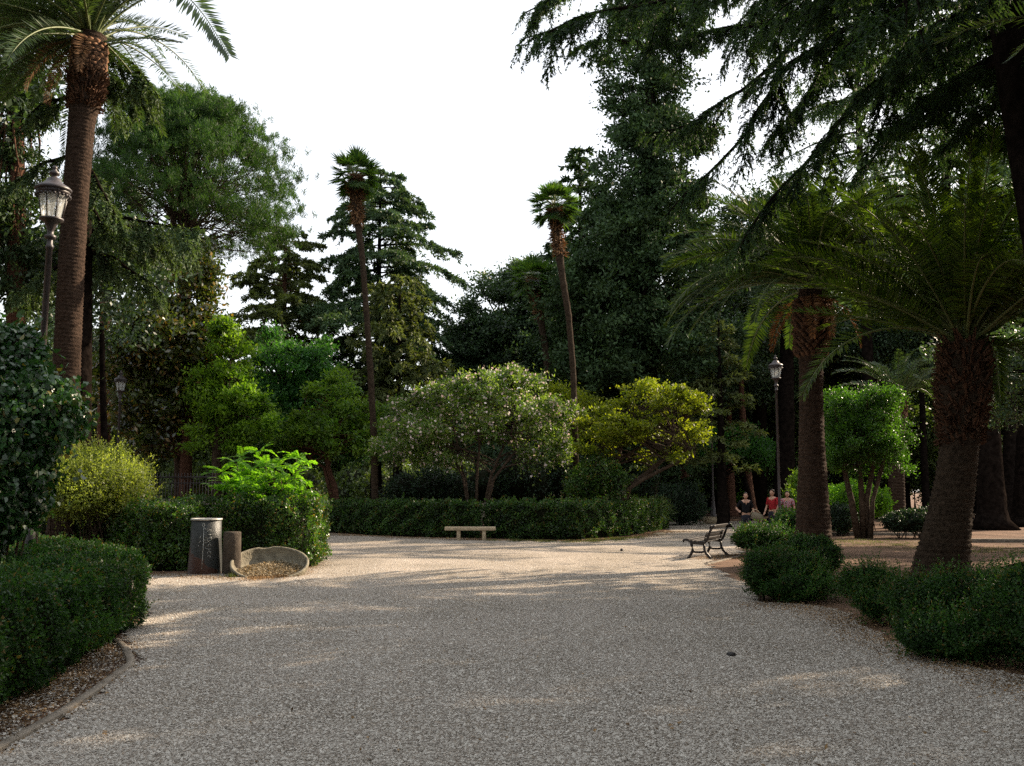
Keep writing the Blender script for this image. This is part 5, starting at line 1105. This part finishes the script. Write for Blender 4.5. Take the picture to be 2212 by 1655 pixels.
conifer('cedar', 'tall tiered cedar behind the left fan palm, pointed against the sky', cb(812, Yk), Hk, .38, .20, PX(225, Yk), .8, 128, 101, M['cedar'], M['bark_dk'], rise=.20, droop=.36, twl=.46, hang=.35, m=9, k=5, nlen=.28, nw=.09, pp=.62, dens=6.5, lvar=.42, sp=.8)
Yk2 = 60.; conifer('cedar', 'smaller blunt cedar with pale bark left of the tall tiered cedar', cb(604, Yk2), Z(490, Yk2), .42, .33, PX(135, Yk2), .9, 78, 102, M['cedar_olive'], M['bark_red'], rise=.12, droop=.18, twl=.46, hang=.3, m=9, k=5, nlen=.28, nw=.10, pp=.55, dens=6, lvar=.5, sp=.8)
conifer('cypress_pine', 'olive tinted conifer in front of the tall tiered cedar', cb(858, 56), Z(600, 56), .30, .25, PX(100, 56), .8, 64, 103, M['cedar_olive'], M['bark_dk'], rise=.35, droop=.30, twl=.5, hang=.9, m=8, k=4, nlen=.26, nw=.10, pp=.5, dens=6)
Yh = 64.
broadleaf('evergreen_oak', 'round dark blue green evergreen right of the open sky', 'evergreen tree', [tp([(1110, 1090), (1105, 900), (1110, 750)], Yh, [.5, .4, .25])],
          [E(1085, 680, 95, 85, Yh), E(1170, 660, 80, 80, Yh), E(1035, 750, 62, 55, Yh), E(1120, 770, 130, 75, Yh), E(1210, 780, 90, 90, Yh), E(1010, 790, 40, 35, Yh), E(1150, 600, 60, 40, Yh)], 1800, 44, .36, .26, .13, M['oak'], M['bark_dk'], 104, nlimb=90, shell=.25, flat=.5)
Yt = 50.
broadleaf('dark_evergreen', 'towering dark evergreen whose top leaves the picture, right of the sky', 'evergreen tree', [tp([(1405, 1090), (1403, 800), (1400, 500), (1405, 200), (1410, -120)], Yt, [.55, .45, .35, .25, .1])],
          [E(1412, 60, 100, 130, Yt), E(1395, 230, 88, 100, Yt), E(1425, 330, 95, 80, Yt), E(1350, 400, 90, 80, Yt), E(1440, 470, 100, 90, Yt), E(1340, 520, 110, 90, Yt), E(1420, 600, 130, 100, Yt), E(1310, 660, 120, 110, Yt), E(1430, 740, 140, 90, Yt), E(1320, 790, 120, 90, Yt), E(1400, -100, 90, 120, Yt)],
          3400, 44, .30, .24, .12, M['cypress'], M['bark_dk'], 105, nlimb=140, shell=.28, flat=.55, below=.7)
conifer('cypress', 'shorter dark cypress leaning on the tall one, tip beside the right fan palm', cb(1258, 54), Z(325, 54), .35, .12, PX(85, 54), .7, 110, 106, M['cypress'], M['bark_dk'], rise=.4, droop=.3, twl=.5, hang=.3, m=6, k=3, nlen=.34, nw=.13, pp=.7, dens=5, cat='cypress')
conifer('cypress', 'broad dark evergreen filling the gap behind the yellow green tree', cb(1330, 56), Z(420, 56), .4, .08, PX(130, 56), 1.0, 130, 107, M['cypress'], M['bark_dk'], rise=.35, droop=.3, twl=.5, hang=.3, m=6, k=3, nlen=.36, nw=.14, pp=.5, dens=4.6, cat='cypress')
conifer('conifer', 'brownish feathery conifer above the lamp post behind the bench', cb(1560, 47), Z(690, 47), .25, .25, PX(70, 47), .6, 44, 108, M['cedar_olive'], M['bark_dk'], rise=.4, droop=.3, twl=.5, hang=.3, m=5, k=3, nlen=.26, nw=.09, pp=.7, dens=6)
# left conifers

dark_left('dark_conifer', 'dark ragged conifer with a brown trunk at the left edge behind the lamp post', 32, 31., 110, -60, 62)
dark_left('dark_conifer', 'second dark conifer just outside the left edge', -75, 36., 111, -60, 80)
dark_left('dark_conifer', 'dark evergreen filling the shade between the left palm and the magnolia', 225, 50., 131, 420, 80, 'oak')
# right cedars
conifer('cedar', 'slender cedar trunk with flat tiers high above the thick palm', cb(2075, 46), Z(-120, 46), .42, .52, 3.4, 1.4, 34, 112, M['cedar'], M['bark_dk'], rise=.16, droop=.16, twl=.40, hang=.35, m=6, k=3, nlen=.20, nw=.065, pp=.4, dens=6)
conifer('cedar', 'dark cedar behind the middle palm with drooping tiers', cb(1885, 60), Z(-150, 60), .44, .40, 6.0, 2.0, 60, 113, M['cedar'], M['bark_dk'], rise=.14, droop=.30, twl=.42, hang=.55, m=6, k=3, nlen=.22, nw=.075, pp=.45, dens=5.5)
conifer('cedar', 'broad trunked dark cedar beside the thick palm at the right', cb(2140, 44), Z(-100, 44), .60, .46, 3.4, 1.6, 36, 114, M['cedar'], M['bark_dk'], rise=.14, droop=.28, twl=.42, hang=.5, m=6, k=3, nlen=.22, nw=.075, pp=.45, dens=5.5)
broadleaf('dark_evergreen', 'broad dark evergreen mass behind the middle palm crown', 'evergreen tree', [tp([(1640, 1090), (1640, 700), (1645, 450)], 66, [.5, .4, .2])], [E(1600, 620, 120, 110, 66), E(1660, 500, 110, 110, 66), E(1560, 700, 100, 80, 66), E(1720, 620, 110, 120, 66), E(1600, 800, 140, 70, 66)], 1700, 40, .40, .28, .14, M['cypress'], M['bark_dk'], 141, nlimb=80)
broadleaf('dark_evergreen', 'broad dark evergreen mass between the two right palm crowns', 'evergreen tree', [tp([(1880, 1090), (1880, 700), (1885, 450)], 68, [.5, .4, .2])], [E(1850, 600, 120, 110, 68), E(1910, 480, 110, 100, 68), E(1960, 620, 110, 110, 68), E(1860, 740, 140, 70, 68)], 1500, 40, .40, .28, .14, M['oak'], M['bark_dk'], 142, nlimb=80)
broadleaf('dark_evergreen', 'broad dark evergreen mass behind the thick palm at the right edge', 'evergreen tree', [tp([(2130, 1090), (2130, 700), (2135, 450)], 64, [.5, .4, .2])], [E(2100, 600, 120, 120, 64), E(2160, 440, 120, 110, 64), E(2220, 620, 120, 130, 64), E(2110, 760, 140, 70, 64)], 1500, 40, .40, .28, .14, M['cypress'], M['bark_dk'], 143, nlimb=80)
# great cedar leaning in at the right edge; its boughs cross the upper right
def great_cedar():
    r = np.random.default_rng(115); Y = 15.; b = np.array((X(2420, Y), Y, 0.)); t = thing('great_cedar', 'huge dark cedar leaning in at the top right, boughs sweeping over the path', 'cedar', b); mb = MB()
    p = np.array([b, W(2330, 800, Y), W(2262, 450, Y), W(2215, 200, Y), W(2185, 0, Y), W(2160, -300, Y), W(2150, -620, Y)]); mb.tube(p, [.62, .50, .42, .38, .36, .3, .2], 14)
    BB, DD, NN = [], [], []
    acc = []
    bs = [([(2190, -300, 15), (1980, -200, 17), (1780, -100, 18.5), (1640, 20, 19.5), (1560, 150, 20)], 1.4, 14, 1.1), ([(2190, -100, 15), (2020, -40, 18), (1880, 60, 20), (1760, 180, 21), (1660, 300, 21.5)], 1.3, 14, 1.),
          ([(2200, 100, 15), (2080, 160, 18), (1960, 260, 20), (1860, 380, 21)], 1.3, 14, .9), ([(2190, -350, 15), (1900, -300, 16), (1660, -180, 17), (1480, -60, 17.6), (1340, 30, 18)], 1.4, 13, 1.1), ([(2190, -200, 14.5), (1980, -140, 14), (1800, -60, 14), (1690, 30, 14.2)], 1.1, 14, 1.),
          ([(2190, 60, 15), (2100, 90, 19), (1990, 140, 22), (1880, 180, 24), (1760, 240, 26)], 1.6, 13, .9), ([(2200, 160, 15), (2150, 230, 18), (2090, 290, 21), (2010, 350, 23)], 1.3, 13, .8), ([(2190, -40, 15), (2060, -90, 18), (1900, -60, 21), (1740, 10, 23), (1620, 110, 24)], 1.5, 13, .9), ([(2200, 20, 15), (2110, 10, 14), (2030, 40, 13.6), (1960, 90, 13.2)], .9, 15, 1.), ([(2185, -200, 15), (2040, -200, 17), (1850, -120, 19), (1680, -20, 20), (1560, 90, 20.5)], 1.3, 13, 1.),
          ([(2180, -150, 15), (1900, -60, 15.5), (1600, -50, 16), (1400, 5, 16.5), (1250, 40, 17), (1130, 85, 17.3)], 1.3, 13, .9),
          ([(2180, -420, 15), (1900, -380, 16), (1600, -240, 17), (1400, -110, 17.5), (1230, -30, 18), (1130, 20, 18)], 1.4, 12, 1.0),
          ([(2190, -60, 15), (1950, -40, 16), (1760, 20, 17), (1600, 60, 18), (1450, 95, 18.5), (1330, 85, 19), (1230, 110, 19.2)], 1.1, 12, .7),
          ([(2190, 20, 15), (1980, 10, 16), (1820, 60, 17), (1700, 150, 18), (1620, 270, 18.5), (1520, 390, 19), (1430, 470, 19.2)], 1.2, 15, .9),
          ([(2190, -10, 15), (2000, -60, 16), (1850, 0, 17.5), (1720, 90, 18.5), (1600, 200, 19), (1520, 250, 19.3), (1380, 290, 19.6)], 1.1, 13, .8),
          ([(2190, 30, 15), (2060, 60, 16), (1960, 130, 17), (1840, 230, 17.6), (1740, 350, 18), (1640, 470, 18.2), (1560, 560, 18.4)], 1.2, 15, .9),
          ([(2185, -250, 15), (2000, -250, 14), (1800, -180, 13.5), (1650, -90, 13.2), (1500, -40, 13.2)], 1.2, 12, 1.0),
          ([(2200, 60, 15), (2120, 40, 17), (2040, 60, 19), (1960, 90, 21), (1860, 150, 22)], 1.4, 12, .7),
          ([(2200, -80, 15), (2120, -80, 13), (2040, -30, 12), (1950, 0, 11.5), (1880, 30, 11.3)], .8, 12, 1.0),
          ([(2190, 0, 15), (2100, -120, 17), (1900, -130, 19), (1700, -60, 21), (1540, 0, 22), (1440, 40, 22.5)], 1.6, 12, .9),
          ([(2190, 120, 15), (2120, 150, 17), (2050, 210, 19), (1980, 250, 20), (1900, 300, 21)], 1.2, 12, .6),
          ([(2185, -300, 15), (2100, -320, 18), (1950, -260, 21), (1800, -160, 23), (1650, -60, 24)], 1.8, 11, 1.0),
          ([(2250, 100, 15), (2400, 0, 13), (2600, -100, 11), (2800, -150, 9)], 1.6, 10, .9),
          ([(2250, -100, 15), (2300, -300, 12), (2350, -500, 9), (2300, -900, 7)], 1.6, 10, .9)]
    bough_set(r, mb, bs, acc, 11, 4, 4.2); BB, DD, NN = zip(*acc)
    mb.build('trunk', M['bark_dk'], t, True); B, D, N = map(np.concatenate, (BB, DD, NN)); n = len(B)
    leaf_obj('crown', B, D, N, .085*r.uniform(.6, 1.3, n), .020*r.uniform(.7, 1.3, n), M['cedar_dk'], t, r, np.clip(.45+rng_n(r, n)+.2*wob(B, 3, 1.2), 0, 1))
def rng_n(r, n): return r.normal(0, .2, n)
great_cedar()
# a palm frond dips in from beyond the right edge
pf = np.random.default_rng(116)
date_palm('date_palm', 'palm just outside the right edge, only its grey fronds reach into the top corner', [np.array((9.4, 12.6, 0)), np.array((9.5, 12.6, 3)), np.array((9.5, 12.5, 7.4))], [.45, .38, .4], 117, 9, 3.6, M['date'], M['palm_bark'], ll=.45, lw=.03, nleaf=60, boots=(6.3, 7.1, .1), bootm=M['boot_dk'], elr=(-.1, 1.3), extra=((R(170), .5, 3.8, 1.0), (R(195), .35, 3.6, 1.2)))

# clipped multi stemmed tree
Yv = 36.5
st = [tp([(1850, 1095), (1840, 1090-5), (1825, 1020), (1815, 960)], Yv, [.13, .11, .09, .06]), tp([(1862, 1095), (1862, 1080), (1858, 1020), (1852, 950)], Yv, [.13, .11, .09, .06]), tp([(1870, 1095), (1872, 1080), (1885, 1010), (1895, 950)], Yv, [.12, .10, .08, .06]), tp([(1876, 1095), (1885, 1080), (1905, 1010), (1918, 950)], Yv-.2, [.10, .08, .07, .05])]
broadleaf('clipped_tree', 'multi stemmed tree clipped into two rounded columns, lit along its right edge', 'tree', st, [E(1822, 920, 42, 75, Yv, 60), E(1905, 925, 50, 80, Yv, 60), E(1860, 950, 70, 60, Yv, 60), E(1815, 880, 34, 40, Yv, 50), E(1920, 980, 32, 55, Yv), E(1840, 1000, 45, 30, Yv), E(1900, 880, 40, 35, Yv)],
          950, 50, .13, .09, .05, M['clipped'], M['bark'], 121, lob=.6, nlimb=90, shell=.24, below=.9, outward=.8, flat=.9)
bush('shrub', 'bright lit green shrub glimpsed between the stems of the clipped tree', [E(1835, 1080, 48, 38, 42), E(1890, 1085, 30, 32, 43)], 8000, .11, .06, M['bright'], 122, nspr=120, sprl=.35, core=.6)
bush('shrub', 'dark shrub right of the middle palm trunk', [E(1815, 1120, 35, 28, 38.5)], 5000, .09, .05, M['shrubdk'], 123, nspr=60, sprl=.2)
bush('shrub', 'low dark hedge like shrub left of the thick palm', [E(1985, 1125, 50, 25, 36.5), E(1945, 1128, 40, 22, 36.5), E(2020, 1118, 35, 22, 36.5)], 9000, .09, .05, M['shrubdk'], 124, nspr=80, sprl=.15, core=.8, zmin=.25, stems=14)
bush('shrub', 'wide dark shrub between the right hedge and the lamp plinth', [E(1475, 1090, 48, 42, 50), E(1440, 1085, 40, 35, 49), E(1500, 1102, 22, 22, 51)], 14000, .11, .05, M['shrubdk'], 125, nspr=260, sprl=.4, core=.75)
bush('shrub', 'light green bush behind the people by the middle palm', [E(1735, 1060, 32, 45, 45), E(1712, 1085, 22, 25, 44)], 6500, .11, .06, M['locust'], 126, nspr=120, sprl=.3, core=.6)
bush('shrub', 'small sunlit green shrub far behind the walking woman', [E(1635, 1078, 22, 14, 70), E(1600, 1076, 18, 12, 72)], 2500, .16, .09, M['bright'], 127, nspr=40, sprl=.3, core=.6)
# dark ivy clad trunk behind the yuccas
bush('ivy_column', 'dark ivy covered tree trunk rising behind the yuccas', [E(1405, 1000, 19, 80, 44), E(1412, 950, 22, 45, 44), E(1400, 1050, 14, 60, 44)], 7000, .10, .07, M['shrubdk'], 128, nspr=40, sprl=.15, core=.9, cat='ivy')
broadleaf('small_tree', 'dark round topped small tree with a crooked trunk behind the lamp plinth', 'tree', [tp([(1567, 1095), (1568, 1085), (1560, 1050), (1545, 1015), (1552, 970)], 56, [.24, .20, .18, .16, .10]), tp([(1625, 1095), (1615, 1060), (1600, 1010), (1590, 970)], 58, [.18, .16, .14, .08])],
          [E(1585, 965, 65, 45, 56), E(1630, 985, 45, 35, 57), E(1540, 960, 35, 35, 55), E(1640, 1000, 30, 22, 57)], 420, 40, .30, .17, .09, M['acacia'], M['bark_dk'], 129, nlimb=60)

# ================================================================== background woods
def bgtree_proto(kind, seed):
    r = np.random.default_rng(seed); H = {'a': 15, 'b': 13, 'c': 16}[kind]
    ells = [(np.array((r.normal(0, 1.6), r.normal(0, 1.6), H*q)), np.array((2.8, 2.8, 2.0))*r.uniform(.8, 1.2)) for q in (.22, .32, .44, .55, .66, .78, .88)]
    b = (0, 0, 0); tr = [(np.array([(0, 0, 0.), (.2, 0, H*.3), (-.1, .1, H*.6), (0, 0, H*.85)]), np.array([.42, .33, .24, .08]))]
    return broadleaf('woodland_tree', None, 'tree', tr, ells, 620, 30, .50, .34, .20, M['woods' if kind != 'c' else 'oak'], M['bark_dk'], seed, nlimb=40, shell=.3, group='trees of the wood behind the park', flat=.6)
protos = [bgtree_proto('a', 201), bgtree_proto('b', 202), bgtree_proto('c', 203)]
for p in protos: p['label'] = 'shadowy broadleaved tree in the wood far behind the garden'
def bigtree():
    r = np.random.default_rng(205); H = 19
    ells = [(np.array((r.normal(0, 3.2), r.normal(0, 3.2), H*q)), np.array((4.2, 4.2, 1.9))*r.uniform(.8, 1.2)) for q in (.36, .40, .46, .5, .55, .6, .65, .7, .76, .82, .9)]
    tr = [(np.array([(0, 0, 0.), (.2, 0, H*.3), (-.1, .1, H*.6), (0, 0, H*.88)]), np.array([.55, .42, .3, .08]))]
    return broadleaf('unseen_shade_tree', None, 'tree', tr, ells, 680, 34, .50, .32, .18, M['oak'], M['bark_dk'], 205, nlimb=70, shell=.35, group='unseen broad trees added to shade the path', flat=.5)
bt0 = bigtree(); BT = [(15.5, 13, 1.), (20.5, 24.5, .95), (27, 14, 1.1), (17.5, 5, 1.), (34, 22, 1.1), (12, -6, 1.), (11.5, 6.5, .9), (13, 1.5, 1.), (9, -3, 1.), (2, -12, 1.05), (-9, -10, 1.), (-16, -2, 1.), (-17, 8, .95), (22, -3, 1.), (-22, 17, 1.), (8, -16, 1.1), (-26, 28, 1.0)]  # unseen trees added to shade the gravel and cut sky light
rb3 = np.random.default_rng(9)
for i, (x, y, s_) in enumerate(BT):
    o = bt0 if i == 0 else dup(bt0, (x, y, 0)); o.location = (x, y, 0); o.rotation_euler = (0, 0, rb3.uniform(0, 6)); o.scale = (s_,)*3; o['label'] = 'broad dark tree added out of view to shade the gravel'
rbk = np.random.default_rng(210); spots = []
for i in range(46):
    x = -44+i*2.3+rbk.normal(0, .8); y = rbk.uniform(84, 108); spots.append((x, y, rbk.uniform(.75, 1.05)))
for i in range(20):
    x = 12+i*2.6+rbk.normal(0, 1.0); y = rbk.uniform(64, 82); spots.append((x, y, rbk.uniform(.8, 1.1)))
for i in range(14):
    x = -50+i*2.6+rbk.normal(0, .8); y = rbk.uniform(56, 74); spots.append((x, y, rbk.uniform(.7, .95)))
first = [True]*3
for i, (x, y, s_) in enumerate(spots):
    px = CX+x/y*F
    if 900 < px < 1020: s_ *= .42
    elif 560 < px <= 900: s_ *= .62
    elif 440 < px <= 560: s_ *= .75
    k = i % 3
    if first[k]: o = protos[k]; o.location = (x, y, 0); first[k] = False
    else: o = dup(protos[k], (x, y, 0))
    o.scale = (s_*1.1, s_*1.1, s_); o.rotation_euler = (0, 0, rbk.uniform(0, 6.28))
def fsh(seed):
    r = np.random.default_rng(seed); e = [(np.array((r.normal(0, 1.6), r.normal(0, .8), r.uniform(.6, 1.6))), np.array((1.7, 1.4, 1.5))) for _ in range(4)]
    return bush('woodland_shrub', 'shadowy shrub in the undergrowth of the far wood', e, 4200, .26, .15, M['woods'], seed, group='undergrowth shrubs of the far wood', nspr=80, sprl=.6, core=.8, base=(0, 0, 0), stems=6)
fs = [fsh(401), fsh(402)]; r4 = np.random.default_rng(403)
for i in range(46):
    x = -42+i*2.1+r4.normal(0, .5); y = r4.uniform(74, 84) if x < 14 else r4.uniform(84, 96)
    px_ = CX+x/y*F
    if i >= 2 and (1890 < px_ < 2035 or px_ > 2140): continue
    o = fs[i] if i < 2 else dup(fs[i % 2], (x, y, 0)); o.location = (x, y, 0); o.scale = (1.1, 1.1, r4.uniform(.9, 1.5)); o.rotation_euler = (0, 0, r4.uniform(0, 6))
# bare trunks under the right hand canopy
def bare(x, Y, r0, yt, lean, seed, label, m='bark_dk'):
    b = np.array((X(x, Y), Y, 0.)); top = W(x+lean, yt, Y); mb = MB(); p, r = trunk_path(b, top, r0, r0*.55, 40, (PX(lean*.15, Y), 0, 0)); r = r*(1+.5*np.exp(-p[:, 2]/.5)); mb.tube(p, r, 26, True, .09); t = thing('shade_tree', label, 'tree', b); mb.build('trunk', M[m], t, True)
    rr = np.random.default_rng(seed); c = top; n = 9000; ells = [(c+np.array((rr.normal(0, 1.2), rr.normal(0, 1.2), rr.uniform(-.5, 2.5))), np.array((2.2, 2.2, 1.5))) for _ in range(5)]
    P, d = ell_sample(rr, ells, 260, .3, .3); B = np.repeat(P, 34, 0)+rr.normal(size=(260*34, 3))*np.array((.4, .4, .22)); leaf_obj('crown', B, rdir(rr, len(B)), nz(rdir(rr, len(B))+UP*.8), .22*rr.uniform(.6, 1.2, len(B)), .12, M['oak'], t, rr)
    return t
bare(1690, 52, .55, 700, 10, 301, 'thick dark trunk rising directly behind the man in red')
bare(1625, 60, .28, 820, -25, 302, 'reddish leaning trunk behind the walking woman', 'bark_red')
bare(1580, 66, .30, 860, -6, 303, 'brown trunk behind the crooked small tree', 'bark_red')
bare(1478, 60, .30, 860, 0, 304, 'grey brown trunk behind the wide dark shrub', 'bark_red')
bare(2180, 58, .45, 700, 0, 305, 'dark trunk right of the broad trunked cedar')
bare(2212, 48, .60, 680, 10, 306, 'thick trunk cut by the right edge of the picture')
bare(2000, 62, .25, 800, -10, 307, 'thin grey trunk right of the far lamp post')
bare(1955, 74, .30, 780, 0, 308, 'dim trunk left of the far lamp post')
bare(240, 38, .16, 700, -20, 309, 'thin trunk left of the distant lamp post on the left')
bare(170, 33, .20, 640, 6, 310, 'dark trunk behind the pale yellow green shrub')
broadleaf('edge_shade_tree', 'low dense evergreen added beyond the thick palm at the right edge to shade the earth', 'evergreen tree', [(np.array([(19.5, 33, 0), (19.4, 33, 2.5), (19.2, 33, 5)]), np.array([.3, .24, .15]))],
          [(np.array((19., 33., 5.2)), np.array((3.2, 3., 1.6))), (np.array((21.5, 34., 6.2)), np.array((3., 3., 2.))), (np.array((17.6, 34.5, 6.6)), np.array((2.0, 2., 1.0)))], 700, 44, .26, .15, .08, M['oak'], M['bark_dk'], 311, nlimb=60)  # tree added at the view edge to shade the brown earth
# root flare
mb = MB(); c = G(2200, 1228)
for q in (pi*.95, pi*1.1, pi*.8): mb.tube([c+np.array((.9, 0, .12)), c+np.array((.4*cos(q)+.5, .3*sin(q), .06)), c+np.array((1.0*cos(q)+.6, .7*sin(q), -.02))], [.16, .09, .02], 6)
tag(mb.build('tree_root', M['bark_dk'], None, True), 'dark tree root reaching over the brown earth at the right edge', 'root')

# little things at the left
t = thing('garden_post', 'thin rod with a pale pinkish cap rising from the near hedge', 'post', (X(84, 13.2), 13.2, 0)); pl = LOCS[t.name]
mb = MB(); mb.tube([(pl[0], pl[1], 0), (pl[0]+.01, pl[1], 2.4)], .014, 6); mb.build('rod', M['bark_pale'], t); mb = MB(); zz = Z(1100, 13.2)
mb.lathe([(.02, zz+.06), (.045, zz+.03), (.062, zz-.03), (.05, zz-.05), (.045, zz-.22), (0, zz-.22)], (pl[0], pl[1], 0), 12); mb.build('cap', M['pinkcap'], t, True)
Yf = 36.; t = thing('iron_railing', 'dark upright railing behind the pale shrub near the magnolia', 'railing', (X(350, Yf), Yf, 0)); mb = MB()
for i in range(22): xx = X(325, Yf)+i*.11; mb.tube([(xx, Yf, 0), (xx, Yf, 2.35)], .011, 5)
mb.build('bars', M['iron_blk'], t); mb = MB(); mb.box((X(325, Yf)+1.15, Yf, 2.2), (2.4, .05, .05)); mb.box((X(325, Yf)+1.15, Yf, .3), (2.4, .05, .05)); mb.build('rail', M['iron_blk'], t)
Yf = 38.; t = thing('low_wall', 'low pale wall with a dark rail behind the magnolia trunk', 'wall', (X(400, Yf), Yf, 0)); mb = MB(); mb.box((X(410, Yf), Yf, .7), (3.4, .3, 1.4)); mb.build('wall', M['kerb'], t); mb = MB(); mb.box((X(410, Yf), Yf, 2.0), (3.4, .04, .04))
for i in range(4): mb.tube([(X(370, Yf)+i*.7, Yf, 1.3), (X(370, Yf)+i*.7, Yf, 2.0)], .02, 5)
mb.build('rail', M['iron_blk'], t)
a = MB(); a.box((X(322, 35), 35, Z(1058, 35)), (.22, .03, .36)); a.tube([(X(322, 35), 35.03, 0), (X(322, 35), 35.03, Z(1050, 35))], .02, 6); tag(a.build('small_sign', M['white']), 'small pale sign board behind the yellow green shrub', 'sign')
a = MB(); a.box((X(272, 45), 45, Z(1005, 45)), (.22, .05, .55)); a.tube([(X(272, 45), 45.05, 0), (X(272, 45), 45.05, Z(1000, 45))], .02, 6); tag(a.build('red_notice', mat('orange_red', (.5, .10, .05), .6, .3)), 'small orange red notice beside the distant left lamp post', 'notice')
print('tris', sum(len(o.data.polygons) for o in bpy.data.objects if o.type == 'MESH'))
